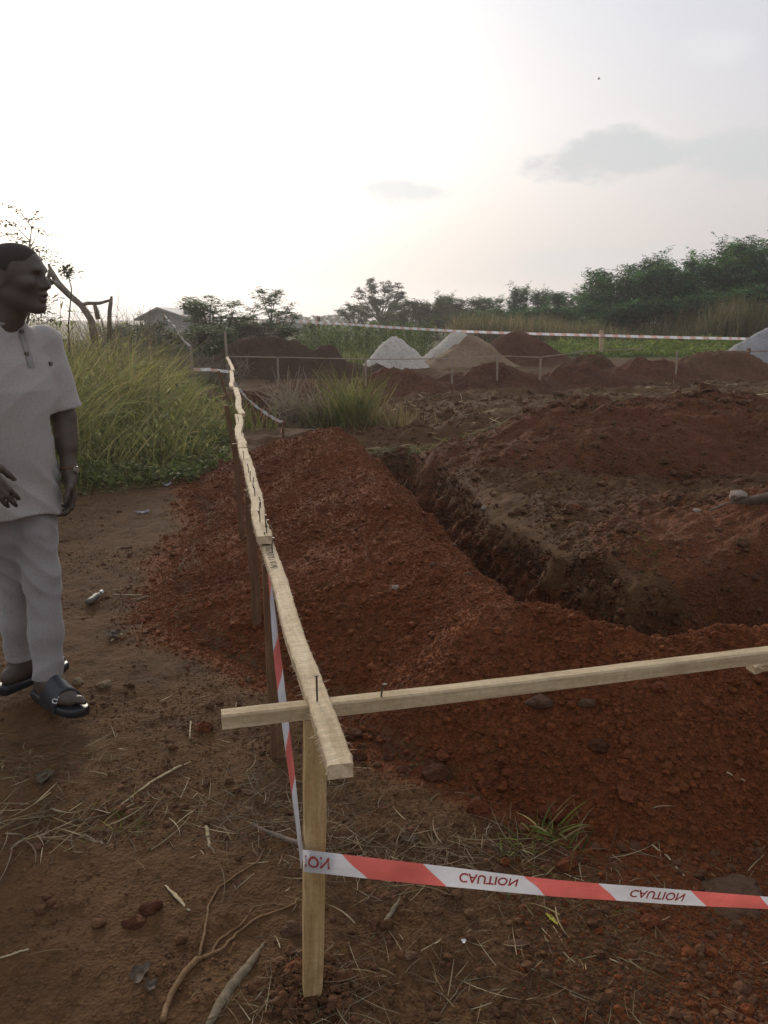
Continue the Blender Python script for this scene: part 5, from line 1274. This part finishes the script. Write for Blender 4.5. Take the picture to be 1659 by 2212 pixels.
# hair: close shaved cap
C = SDF(HD - .16, HD + .16, .005)
C.ell(HD + hf * -.016 + [0, 0, .025], (.1005, .0795, .0875), hf, hs, k=.02); C.ell(HD + hf * .012 + [0, 0, .03], (.081, .0715, .078), hf, hs, k=.02)
X, Y, Z = C.grid(); fx = (X - HD[0]) * hf[0] + (Y - HD[1]) * hf[1]; zz = Z - HD[2]
line = np.where(fx > .03, .048 + (fx - .03) * -.1, np.where(fx > -.005, .048 - (.03 - fx) * 2.2, -.048))
C.F = np.maximum(C.F, (line - zz + (fx - .088) * .0).astype(np.float32)); C.F = np.maximum(C.F, (fx - .083 + .15 * (zz - .05)).astype(np.float32))
V, Fq = C.mesh(); M['hair'] = simple('shaved_hair', (.036, .025, .019), .85, .25, 0, 300, .4, .4); mesh_obj('hair', V, Fq, M['hair'], person, True)
# tunic
T = SDF((-1.66, 2.58, .66), (-1.0, 3.26, 1.50), .006)
for (c, rf, rs, z) in ((PEL, .150, .205, .76), (PEL, .148, .2, .86), ((PEL + CH) / 2, .142, .195, 1.02), (CH, .140, .198, 1.18), (CH, .128, .190, 1.28)):
    pass
def stack(levels, T, k):
    P = [np.array(l[0]) for l in levels]
    X, Y, Z = T.grid(); zs = [p[2] for p in P]
    cx = np.interp(Z, zs, [p[0] for p in P]); cy = np.interp(Z, zs, [p[1] for p in P]); rf = np.interp(Z, zs, [l[1] for l in levels]); rs = np.interp(Z, zs, [l[2] for l in levels])
    a = ((X - cx) * pf[0] + (Y - cy) * pf[1]); b = ((X - cx) * pl_[0] + (Y - cy) * pl_[1])
    g = (np.abs(a / rf) ** 2.3 + np.abs(b / rs) ** 2.3) ** (1 / 2.3); d = (g - 1) * np.minimum(rf, rs)
    d = np.maximum(d, np.maximum(Z - zs[-1], zs[0] - Z))
    return d, a, b, X, Y, Z
lv = [((PEL[0] + .012, PEL[1] - .005, .70), .150, .195), ((PEL[0] + .005, PEL[1], .86), .138, .188), ((PEL[0] + .02, PEL[1] - .01, 1.04), .130, .180), ((CH[0] + .012, CH[1], 1.20), .128, .190), ((CH[0] + .005, CH[1], 1.30), .118, .190), ((CH[0] + .006, CH[1], 1.375), .094, .145), ((NK[0], NK[1], 1.445), .064, .072)]
d, a, b, X, Y, Z = stack(lv, T, .02); T.F = np.minimum(T.F, d.astype(np.float32))
T.cap(LSH + [0, 0, .004], RSH + [0, 0, .004], .062, .062, .045)
Le = LSH + (LEL - LSH) * .86; Re = RSH + (REL - RSH) * .86
T.chain([LSH, (LSH + Le) / 2, Le], [.070, .069, .074], .025); T.chain([RSH, (RSH + Re) / 2, Re], [.070, .069, .074], .025)
# cut sleeves and hem cleanly, open neck
for sh, e, el in ((LSH, Le, LEL), (RSH, Re, REL)):
    ax = (el - sh) / np.linalg.norm(el - sh); dd = (X - e[0]) * ax[0] + (Y - e[1]) * ax[1] + (Z - e[2]) * ax[2]; rr_ = np.sqrt((X - e[0]) ** 2 + (Y - e[1]) ** 2 + (Z - e[2]) ** 2)
    cut = np.where(rr_ < .13, dd - .012, -1); T.F = np.where(rr_ < .125, np.maximum(T.F, np.minimum(cut, 1)), T.F).astype(np.float32)
tors, *_ = stack(lv, T, .02)
hem = .742 + .04 * np.clip(-b / .2, -1, 1) + .03 * np.sin(np.arctan2(b, a) * 2 + .6) * .6
# folds: diagonal drag lines at waist and hip, gathers under the arm
def cr(x): return 1 - 2 * np.abs(np.sin(x * .5)) ** .8
fold = .006 * cr((Z * .8 + b * .75 - a * .5) * 62 + 2.2 * n3(X, Y, Z, 3., 5)) * ss(1.0, .84, Z) + .0025 * cr((Z * 1. - b * .6) * 60 + 2 * n3(X, Y, Z, 4., 9)) * ss(1.0, 1.2, Z)
fold = fold + .004 * n3(X, Y, Z, 6., 15) + .006 * ss(.9, .72, Z) * np.sin(np.arctan2(b, a) * 9)
T.F = (T.F - fold * .75).astype(np.float32); T.F = np.maximum(T.F, (hem - Z).astype(np.float32))
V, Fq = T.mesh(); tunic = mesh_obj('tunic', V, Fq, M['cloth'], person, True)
bvT = BVHTree.FromPolygons([tuple(v) for v in V], [tuple(int(i) for i in f) for f in Fq])
def on(bv, px, py):
    d = Vector(ray(px, py)).normalized(); loc, nrm, i, dist = bv.ray_cast(Vector(CAM), d); return loc, nrm
# collar band, placket with buttons, chest pocket line
m = MB(); ring = []
for k in range(28):
    th = 2 * math.pi * k / 28; rd = .064; c_ = NK + pf * math.cos(th) * rd + pl_ * math.sin(th) * rd * 1.0 + [0, 0, .004 - .012 * math.cos(th)]; ring.append(c_)
ring.append(ring[0]); ring.append(ring[1]); m.tube(ring, .0085, 6, cap=False, flat=1.0); m.build('collar', M['cloth2'], tunic, True)
def strip(pts, w, bv, lift=.003):
    V = []; F = []
    for (px, py) in pts:
        for o in (-w, w):
            loc, nr = on(bv, px + o, py)
            if loc is None: continue
            V.append(np.array(loc) + np.array(nr) * lift)
    n_ = len(V) // 2; F = [(2 * i, 2 * i + 1, 2 * i + 3, 2 * i + 2) for i in range(n_ - 1)]
    return V, F
V, F_ = strip([(41 + .29 * (y - 700), y) for y in range(706, 795, 4)], 6.5, bvT, .0035)
if len(V) > 3: mesh_obj('placket', V, F_, M['cloth2'], tunic, True)
for (px, py) in ((45, 716), (57, 765), (108, 786)):
    loc, nr = on(bvT, px, py)
    if loc is None: continue
    m = MB(); m.tube([np.array(loc), np.array(loc) + np.array(nr) * .007], [.0085, .0075], 10); m.build('button', M['nail'], tunic)
# trousers
R_ = SDF((-1.66, 2.62, .04), (-1.05, 3.24, .92), .0065)
R_.chain([LH + [0, 0, .02], LH * .5 + LKN * .5, LKN, LKN * .5 + LAN * .5, LAN + [.0, 0, .02]], [.094, .078, .064, .058, .057], .03)
R_.chain([RH + [0, 0, .02], RH * .5 + RKN * .5, RKN, RKN * .5 + RAN * .5, RAN + [.0, 0, .03]], [.094, .076, .061, .056, .056], .03)
R_.cap(LH + [0, 0, .03], RH + [0, 0, .03], .12, .12, .05)
X, Y, Z = R_.grid(); al = (X - LKN[0]) * pf[0] + (Y - LKN[1]) * pf[1]; be = (X - LKN[0]) * pl_[0] + (Y - LKN[1]) * pl_[1]
fold = .006 * cr((Z + al * .9 + be * .5) * 75 + 2.5 * n3(X, Y, Z, 3., 25)) * np.exp(-((Z - .52) / .14) ** 2) + .008 * cr((Z - al * .8) * 55 + 2 * n3(X, Y, Z, 4., 29)) * ss(.30, .12, Z) + .004 * n3(X, Y, Z, 6., 35)
fold = fold + .006 * cr((Z - al * 1.1 + be) * 70) * ss(.62, .72, Z)
R_.F = (R_.F - fold * .65).astype(np.float32)
mid = (LAN + RAN) / 2; dl = (X - mid[0]) * (LAN - RAN)[0] + (Y - mid[1]) * (LAN - RAN)[1]
cuff = np.where(dl > 0, LAN[2] + .035, RAN[2] + .045); R_.F = np.maximum(R_.F, (cuff - Z + .05 * (al + .05) * 0).astype(np.float32))
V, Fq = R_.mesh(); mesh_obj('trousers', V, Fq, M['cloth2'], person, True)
# slides: sole and broad strap
M['rubber'] = simple('black_rubber', (.018, .018, .02), .38, .45, 0, 60, .3); M['strapm'] = simple('black_leather', (.022, .024, .027), .42, .45, 0, 90, .3, .1); M['emblem'] = simple('white_emblem', (.6, .58, .55), .5)
def slide(an, fd, side, label, emb):
    heel, fd, sd_ = foot_pts(an, fd); z0 = an[2] - .085 + .045; H = np.array([heel[0], heel[1], z0 + .028])
    Q = SDF(np.minimum(H - .1, H + fd * .3 - .1), np.maximum(H + .1, H + fd * .3 + .1), .004)
    X, Y, Z = Q.grid(); a = (X - H[0]) * fd[0] + (Y - H[1]) * fd[1]; b = ((X - H[0]) * sd_[0] + (Y - H[1]) * sd_[1]) * side
    wd = np.interp(a, [-.05, -.03, .03, .10, .17, .22, .25, .262], [.0, .034, .040, .042, .051, .047, .030, 0.]); cb = np.interp(a, [-.05, .1, .2, .26], [0, 0, .004, .012])
    d2 = np.maximum(np.abs(b - cb) - wd, np.maximum(-.048 - a, a - .262)); zz = Z - (z0 - .012)
    dz = np.maximum(np.abs(zz) - .016 - .004 * ss(.1, -.05, a), -1); Q.F = (np.maximum(d2 + .004 * (zz / .016) ** 2, dz)).astype(np.float32)
    V, Fq = Q.mesh(); e = mesh_obj('slide', V, Fq, M['rubber'], person, True)
    # strap: band over the instep
    Q2 = SDF(np.minimum(H - .1, H + fd * .3 - .1), np.maximum(H + .1, H + fd * .3 + .14), .004)
    wtop = np.interp(a := ((Q2.grid()[0] - H[0]) * fd[0] + (Q2.grid()[1] - H[1]) * fd[1]), [.07, .12, .2], [.047, .050, .054])
    X, Y, Z = Q2.grid(); b = ((X - H[0]) * sd_[0] + (Y - H[1]) * sd_[1]) * side; hgt = np.interp(a, [.06, .13, .2], [.125, .100, .072])
    z1 = Z - (z0 - .02); g = np.sqrt((b / wtop) ** 2 + (np.maximum(z1, 0) / hgt) ** 2); dd = (g - 1) * .045; sh_ = np.abs(dd + .002) - .005
    sl_a = np.maximum(.075 + .25 * (b + .0) - a, a - .178 - .2 * b); Q2.F = np.maximum(np.maximum(sh_, sl_a), -z1).astype(np.float32)
    V, Fq = Q2.mesh(); st = mesh_obj('strap', V, Fq, M['strapm'], e, True)
    if emb:
        bv = BVHTree.FromPolygons([tuple(v) for v in V], [tuple(int(i) for i in f) for f in Fq])
        def curve(pts, w):
            P = []
            for (px, py) in pts:
                loc, nr = on(bv, px, py)
                if loc is not None: P.append(np.array(loc) + np.array(nr) * .0015)
            return P
        m = MB()
        for pts in ([(119 + 5.2 * math.cos(t_), 1514.5 + 4.4 * math.sin(t_)) for t_ in np.linspace(.5, 6.2, 14)], [(123, 1510), (127, 1508), (131, 1506)], [(126, 1504), (127, 1508), (129, 1512)], [(129, 1505), (132, 1502)], [(130, 1510), (135, 1508)]):
            P = curve(pts, 1)
            if len(P) > 1: m.tube(P, .0022, 5)
        if m.v: m.build('emblem', M['emblem'], e)
    e['label'] = label
slide(LAN, fdL, 1, 'front black slide with a white emblem on its strap', True); slide(RAN, fdR, -1, 'rear black slide behind the trouser cuff', False)
# wristwatch on the left wrist
m = MB(); ax = (LWR - LEL) / np.linalg.norm(LWR - LEL); wc = LWR - ax * .02; p1 = np.cross(ax, [0, 1, 0]); p1 /= np.linalg.norm(p1); p2 = np.cross(ax, p1)
ring = [wc + .031 * (p1 * math.cos(q_) + p2 * math.sin(q_)) for q_ in np.linspace(0, 2 * math.pi + .3, 26)]; m.tube(ring, .0045, 6, cap=False)
oc = wc + np.array([.031, -.012, 0]); m.tube([oc - [.004, 0, 0], oc + [.007, -.002, 0]], [.013, .0125], 12, 1)
M['steel'] = simple('steel', (.45, .43, .40), .3, .5, .9); m.build('wristwatch', [M['stakedark'], M['steel']], person)
m = MB(); p0 = tipsL[1]; m.add([p0 + [-.03, 0, -.008], p0 + [.004, -.01, .004], p0 + [.006, .004, .006], p0 + [-.02, .014, -.004], p0 + [-.012, 0, .004]], [(0, 1, 4), (1, 2, 4), (2, 3, 4), (3, 0, 4)])
tag(m.build('paper_scrap', M['emblem']), 'small white paper scrap held in the man\'s hanging hand', 'paper')
# ------------------------------------------------------------------ single stones, clods, sticks and rubbish one can point at
def rock(name, px, py, wpx, mat, label, cat, seed, flat=.7, group=None, sink=.42, aspect=1.2):
    wpx *= .88
    q = np.random.default_rng(seed); h = hit(px, py + wpx * .25); t = np.linalg.norm(h - CAM) * .97; r = wpx / FOC * t / 2
    nu, nv = 40, 26; V = []; F = []
    sc = np.array([aspect, 1 / math.sqrt(aspect), flat]) * r; rot = q.uniform(0, 3)
    th = np.linspace(0, math.pi, nv)[:, None]; ph = np.linspace(0, 2 * math.pi, nu, endpoint=False)[None]
    D = np.stack([np.sin(th) * np.cos(ph), np.sin(th) * np.sin(ph), np.cos(th) + 0 * ph], -1)
    off = 1 + .55 * fbm(D[..., 0] + D[..., 2] * .7 + seed, D[..., 1] - D[..., 2] * .6 + 3, 1.2, 4, seed) 
    off = off + .22 * fbm(D[..., 0] - D[..., 2] * .8 + seed, D[..., 1] + D[..., 2] * .7, 4.5, 3, seed + 7, .6)
    # a few planed faces
    for k in range(7):
        nrm = q.normal(size=3); nrm /= np.linalg.norm(nrm); off = np.minimum(off, .80 / np.maximum((D * nrm).sum(-1), .05))
    P = D * off[..., None] * sc; c, s = math.cos(rot * .3 - .4), math.sin(rot * .3 - .4); P = np.stack([P[..., 0] * c - P[..., 1] * s, P[..., 0] * s + P[..., 1] * c, P[..., 2]], -1)
    P = P + h + [0, 0, r * flat * (1 - 2 * sink)]
    o = mesh_obj(name, P.reshape(-1, 3), np.vstack([grid_faces(nv, nu, True)]), mat, None, True); return tag(o, label, cat, group)
M['stone'] = pile_mat('field_stone', (.09, .045, .026), (.125, .07, .04), 45, .02); M['whitestone'] = pile_mat('pale_stone', (.25, .19, .15), (.36, .285, .23), 30, .01); M['paleclod'] = pile_mat('pale_clod', (.17, .115, .07), (.23, .165, .10), 25, .01)
M['redclod'] = soil('red_clod', (.07, .022, .011), (.12, .038, .017), (.17, .062, .028), 90); M['darkclod'] = soil('dark_clod', (.05, .02, .011), (.078, .031, .016), (.105, .046, .024), 60)
for k, a in enumerate([
    ('stone', 854, 1265, 20, 'whitestone', 'small white stone lying on the slope of the long red heap', 'stone', .6), ('stone', 937, 1218, 19, 'stone', 'round grey brown stone on the heap near the trench', 'stone', .8),
    ('stone', 1011, 1239, 25, 'stone', 'larger round stone at the trench side of the heap', 'stone', .7), ('stone', 978, 1172, 20, 'stone', 'flat stone on the crest of the heap at the trench edge', 'stone', .4),
    ('stone', 440, 1566, 40, 'redclod', 'reddish boulder with a pale tip near the left end of the rail', 'stone', .9), ('stone', 760, 1578, 56, 'darkclod', 'dark boulder just under the rail right of the nearest board end', 'stone', .6),
    ('stone', 776, 1632, 36, 'darkclod', 'dark rounded stone touching the nearest board end', 'stone', .8), ('stone', 945, 1660, 62, 'darkclod', 'big dark stone half buried in the red heap below the rail', 'stone', .7),
    ('clod', 1036, 1742, 52, 'redclod', 'large upright red clod above the tape lettering', 'clod', .95), ('clod', 1045, 1692, 30, 'redclod', 'orange red clod just above the large upright clod', 'clod', .9),
    ('clod', 1190, 1750, 55, 'redclod', 'orange red lump behind the green grass tuft', 'clod', .8), ('stone', 1166, 1508, 50, 'stone', 'grey round stone right under the rail', 'stone', .75),
    ('stone', 1268, 1512, 40, 'stone', 'grey stone under the rail, right of the round one', 'stone', .6), ('clod', 1355, 1708, 44, 'redclod', 'red lump in the heap right of the grass tuft', 'clod', .7),
    ('clod', 1295, 1600, 48, 'darkclod', 'dark clod sunk in the middle of the front heap', 'clod', .5), ('clod', 1422, 1478, 40, 'redclod', 'red clod below the rail toward the right edge', 'clod', .8), ('clod', 1535, 1515, 34, 'redclod', 'angular red clod below the rail near the right edge', 'clod', .9),
    ('stone', 1572, 1905, 135, 'stone', 'very large flat brown stone buried behind the tape at the right edge', 'stone', .22), ('clod', 1465, 1935, 30, 'redclod', 'small red clod just under the tape at right', 'clod', .8),
    ('clod', 325, 1958, 46, 'darkclod', 'dark broken clod beside the wood chip in the lower left', 'clod', .7), ('clod', 290, 1985, 48, 'darkclod', 'crumbly dark clod left of the wood chip clod', 'clod', .5),
    ('stone', 635, 2005, 44, 'stone', 'brown stone beside the stake above the thick stick', 'stone', .9), ('stone', 640, 2085, 40, 'redclod', 'pinkish stone half hidden by the foot of the corner stake', 'stone', .9),
    ('stone', 884, 2060, 28, 'stone', 'flat grey stone in the lower middle right of the stake foot', 'stone', .5), ('stone', 1115, 2035, 34, 'stone', 'oval grey stone below the yellow leaf', 'stone', .55), ('stone', 1405, 1985, 40, 'redclod', 'round red lump below the tape toward the right', 'clod', .7),
    ('stone', 1180, 2100, 24, 'stone', 'small brown stone near the bottom right of the yellow leaf', 'stone', .7), ('stone', 168, 1470, 26, 'paleclod', 'pale round stone next to the toes of the front slide', 'stone', .8),
    ('stone', 225, 1473, 30, 'paleclod', 'pale oblong stone right of the one by the slide', 'stone', .55), ('stone', 272, 1180, 20, 'stone', 'small grey stone on the path right of the knee', 'stone', .5),
    ('stone', 140, 1165, 22, 'stone', 'small stone on the path right behind the tunic hem', 'stone', .5), ('stone', 1046, 1097, 15, 'whitestone', 'white broken stone in the top of the trench wall', 'stone', 1.1),
    ('clod', 1240, 1092, 34, 'redclod', 'brown clod on the flat block behind the trench', 'clod', .7), ('stone', 1505, 1100, 16, 'whitestone', 'small pale stone left of the half buried log', 'stone', .6),
    ('stone', 1592, 1066, 34, 'whitestone', 'knobbly white stone lying against the half buried log', 'stone', .8), ('stone', 1585, 768, 10, 'whitestone', 'white lump on the far ground before the gravel pile', 'stone', .5),
    ('stone', 1318, 817, 9, 'whitestone', 'tiny white stone in the middle of the cleared plain', 'stone', .6), ('clod', 960, 1625, 40, 'redclod', 'red clod behind the big dark half buried stone', 'clod', .6), ('stone', 868, 1660, 26, 'darkclod', 'small dark stone left of the big dark half buried one', 'stone', .8),
    ('stone', 840, 1635, 24, 'darkclod', 'small dark stone between the board end and the big dark stone', 'stone', .8), ('stone', 1228, 1858, 44, 'redclod', 'red clod under the right side of the green grass tuft', 'clod', .7)]):
    rock(a[0], a[1], a[2], a[3], M[a[4]], a[5], a[6], 400 + k, a[7])
# half buried grey log at the right
M['greylog'] = wood('grey_log', (.052, .033, .023), (.078, .051, .036), (.10, .069, .05))
m = MB(); p0 = hit(1530, 1102); p1 = hit(1700, 1088); L = p1 - p0
m.tube([p0 + [0, 0, -.01], p0 + L * .25 + [0, 0, .02], p0 + L * .5 + [0, 0, .02], p0 + L * .8 + [0, 0, .03], p0 + L * 1.3 + [0, 0, .03]], [.010, .025, .05, .062, .06], 14, flat=.8)
tag(m.build('log', M['greylog'], None, True), 'smooth grey brown half-buried log at the right edge behind the trench', 'log')
# sticks and roots, traced on the ground
def twig(name, pts, w, mat, label, cat, n=6, lift=.5, taper=None, branches=(), flat=1.0, knob=0):
    q = np.random.default_rng(len(label)); P = [hit(*p) for p in pts]
    t = np.linalg.norm(P[0] - CAM) * .74; r = [x / FOC * t / 2 for x in (w if isinstance(w, (list, tuple)) else [w] * len(pts))]
    P = [p + [0, 0, r_ * lift] for p, r_ in zip(P, r)]
    def fine(P, r):
        s = np.linspace(0, 1, len(P)); f = np.linspace(0, 1, max(8, 4 * len(P))); A = np.array(P)
        return np.stack([np.interp(f, s, A[:, k]) for k in range(3)], -1) + q.normal(0, .0008, (len(f), 3)), np.interp(f, s, r) * (1 + .06 * q.normal(size=len(f)))
    m = MB(); a, b = fine(P, r); m.tube(a, b, n, flat=flat)
    for (bp, bw) in branches:
        Q = [hit(*p) for p in bp]; rb = [x / FOC * t / 2 for x in bw]; Q = [p + [0, 0, r_ * .8] for p, r_ in zip(Q, rb)]; a, b = fine(Q, rb); m.tube(a, b, n)
    o = m.build(name, mat, None, True); return tag(o, label, cat)
M['root'] = wood('brown_root', (.12, .065, .03), (.19, .11, .055), (.27, .17, .09)); M['barkstick'] = wood('bark_stick', (.10, .075, .045), (.16, .125, .08), (.24, .19, .125)); M['cane'] = wood('straw_cane', (.30, .23, .13), (.42, .33, .20), (.52, .42, .27)); M['greystick'] = wood('grey_stick', (.14, .10, .075), (.21, .155, .12), (.28, .21, .165))
twig('stick', [(446, 2225), (470, 2180), (505, 2128), (540, 2085), (572, 2036)], [16, 26, 30, 26, 8], M['barkstick'], 'thick flat piece of barked wood on the ground left of the stake foot', 'stick', 9, .3, flat=.6)
twig('root', [(352, 2212), (365, 2160), (398, 2105), (424, 2078), (436, 2072)], [15, 16, 16, 17, 11], M['root'], 'forked brown root snaking up from the bottom edge', 'root', 8, .6,
     branches=[([(430, 2072), (443, 2010), (450, 1960), (470, 1920), (520, 1885), (557, 1862), (572, 1830)], [9, 7, 6, 6, 5, 5, 3]), ([(436, 2074), (480, 2052), (510, 2020), (552, 1985), (600, 1968), (638, 1955), (640, 1942)], [11, 9, 7, 6, 5, 6, 4]), ([(455, 2062), (475, 2030), (520, 2000), (548, 1960), (590, 1952), (625, 1960)], [7, 6, 5, 4, 3, 2])])
twig('stick', [(543, 1782), (572, 1797), (612, 1812), (650, 1826)], [13, 11, 13, 12], M['greystick'], 'grey stick poking out from behind the corner stake at left', 'stick', 8, .5)
twig('stick', [(238, 1758), (285, 1722), (335, 1686), (378, 1662), (412, 1646)], [4, 5, 7, 7, 3], M['cane'], 'long pale straw cane lying diagonally on the path', 'stick', 6, .6)
twig('wood_chip', [(358, 1913), (378, 1935), (410, 1970)], [5, 13, 8], M['cane'], 'pale flat wood splinter in the lower left', 'wood chip', 6, .4, flat=.35)
twig('wood_chip', [(446, 1785), (449, 1805), (454, 1832)], [10, 11, 8], M['cane'], 'short pale upright wood chip left of the corner stake', 'wood chip', 6, .5, flat=.4)
twig('wood_chip', [(830, 1995), (850, 1965), (866, 1938)], [12, 14, 4], M['barkstick'], 'brown wood splinter under the tape right of the stake', 'wood chip', 6, .3, flat=.4)
twig('stick', [(1408, 1828), (1440, 1850), (1470, 1885), (1500, 1920)], [6, 6, 4, 2], M['cane'], 'dry bent grass stalk on the heap behind the tape at right', 'stalk', 5, .7)
twig('stick', [(1565, 1668), (1610, 1688)], [4, 4], M['cane'], 'short pale stalk stuck in the heap near the right edge', 'stalk', 5, .7)
twig('stick', [(0, 2070), (30, 2062), (62, 2050)], [5, 7, 5], M['cane'], 'pale stalk at the left edge near the bottom', 'stalk', 5, .5)
twig('stick', [(264, 1370), (240, 1385)], [4, 4], M['cane'], 'short pale stalk on the path by the leaf', 'stalk', 5, .5)
twig('stick', [(245, 1285), (308, 1287)], [4, 4], M['cane'], 'thin pale straight stalk right of the plastic bottle', 'stalk', 5, .5)
twig('wood_chip', [(296, 1298), (320, 1289)], [8, 9], M['paleclod'], 'small tan wood block on the path near the heap foot', 'wood chip', 5, .5, flat=.6)
twig('stick', [(410, 1595), (412, 1560)], [5, 5], M['cane'], 'pale stalk standing by the reddish boulder', 'stalk', 5, .5)
twig('stick', [(1170, 2005), (1220, 2060), (1260, 2095)], [2.5, 3, 2], M['cane'], 'long thin stalk lying right of the oval grey stone', 'stalk', 4, .5, branches=[([(1195, 2000), (1228, 2060)], [2, 2])])
twig('stick', [(940, 2212), (965, 2170), (1010, 2110), (1060, 2055)], [3, 4, 3, 2], M['barkstick'], 'thin crooked twig in the lower middle of the ground', 'twig', 4, .5, branches=[([(985, 2140), (940, 2095)], [3, 2]), ([(1000, 2120), (1080, 2110), (1150, 2150)], [3, 2, 1.5])])
# leaves and rubbish
def scrap(name, px, py, w, h, mat, label, cat, seed, curl=.3, n=7, rot=0.):
    q = np.random.default_rng(seed); c = hit(px, py); t = np.linalg.norm(c - CAM); w *= .85; h *= .85; W_ = w / FOC * t / 2; H_ = h / FOC * t / 2 * 1.7
    V = []; F = []
    for i in range(n):
        for j in range(n):
            u = -1 + 2 * i / (n - 1); v = -1 + 2 * j / (n - 1); k = math.sqrt(max(0, 1 - u * u * .85)); x = u * W_; y = v * H_ * k
            x *= 1 + .18 * q.normal(); y *= 1 + .18 * q.normal(); z = (curl * (u * u + .5 * v * v) + .25 * q.normal() * curl) * min(W_, H_) * .9
            V.append((x * math.cos(rot) - y * math.sin(rot) + c[0], x * math.sin(rot) + y * math.cos(rot) + c[1], z + c[2] + .005))
    for i in range(n - 1):
        for j in range(n - 1): a = i * n + j; F.append((a, a + 1, a + n + 1, a + n))
    o = mesh_obj(name, V, F, mat, None, True); return tag(o, label, cat)
M['deadleaf'] = thin('dead_leaf', (.085, .06, .04), .12, .75, .3, False, 30, .3); M['yleaf'] = thin('yellow_leaf', (.42, .38, .05), .3, .5, .3); M['plastic'] = thin('plastic_film', (.36, .32, .36), .3, .3, .5, False, 30, .2)
scrap('dead_leaf', 302, 2108, 34, 30, M['deadleaf'], 'curled grey dead leaf in the lower left', 'leaf', 1, .5); scrap('dead_leaf', 326, 2134, 26, 16, M['deadleaf'], 'smaller torn dead leaf just below the curled grey one', 'leaf', 2, .6)
scrap('dead_leaf', 245, 1375, 30, 22, M['deadleaf'], 'pale curled leaf on the path between the man and the heap', 'leaf', 3, .7, rot=.5); scrap('dead_leaf', 95, 1685, 34, 26, M['deadleaf'], 'broad dead leaf near the left edge below the slides', 'leaf', 4, .5)
scrap('leaf', 1191, 1988, 10, 22, M['yleaf'], 'single bright yellow leaf on the ground under the tape', 'leaf', 5, .3, rot=.5); scrap('dead_leaf', 885, 1818, 38, 14, M['deadleaf'], 'pale folded leaf at the foot of the heap just above the tape', 'leaf', 6, .5)
scrap('plastic_scrap', 308, 1109, 36, 11, M['plastic'], 'pale lilac plastic scrap lying on the path', 'plastic scrap', 7, .5, rot=.35); scrap('plastic_scrap', 880, 2062, 0.1, 0.1, M['plastic'], 'x', 'x', 8) if False else None
scrap('plastic_scrap', 360, 1050, 22, 9, M['plastic'], 'crumpled clear plastic at the edge of the weeds', 'plastic scrap', 9, .8, rot=.2)
scrap('paper_scrap', 1001, 2037, 11, 8, M['emblem'], 'tiny torn white scrap in the lower middle', 'paper', 10, .6)
# crushed clear bottle
M['pet'] = thin('clear_plastic', (.13, .105, .08), .35, .5, .6)
p0 = hit(190, 1310); p1 = hit(215, 1290); ax = p1 - p0; L = np.linalg.norm(ax); m = MB()
m.tube([p0 + ax * s + [0, 0, .02] for s in (0, .06, .3, .5, .7, .82, .92, 1.1)], [.012, .020, .021, .017, .021, .018, .009, .008], 12, flat=.75)
bt = m.build('plastic_bottle', M['pet'], None, True); tag(bt, 'crushed small clear plastic bottle on the path right of the man', 'bottle')
m = MB(); m.tube([p0 + ax * 1.1 + [0, 0, .02], p0 + ax * 1.25 + [0, 0, .02]], [.011, .011], 10); m.build('cap', M['emblem'], bt)
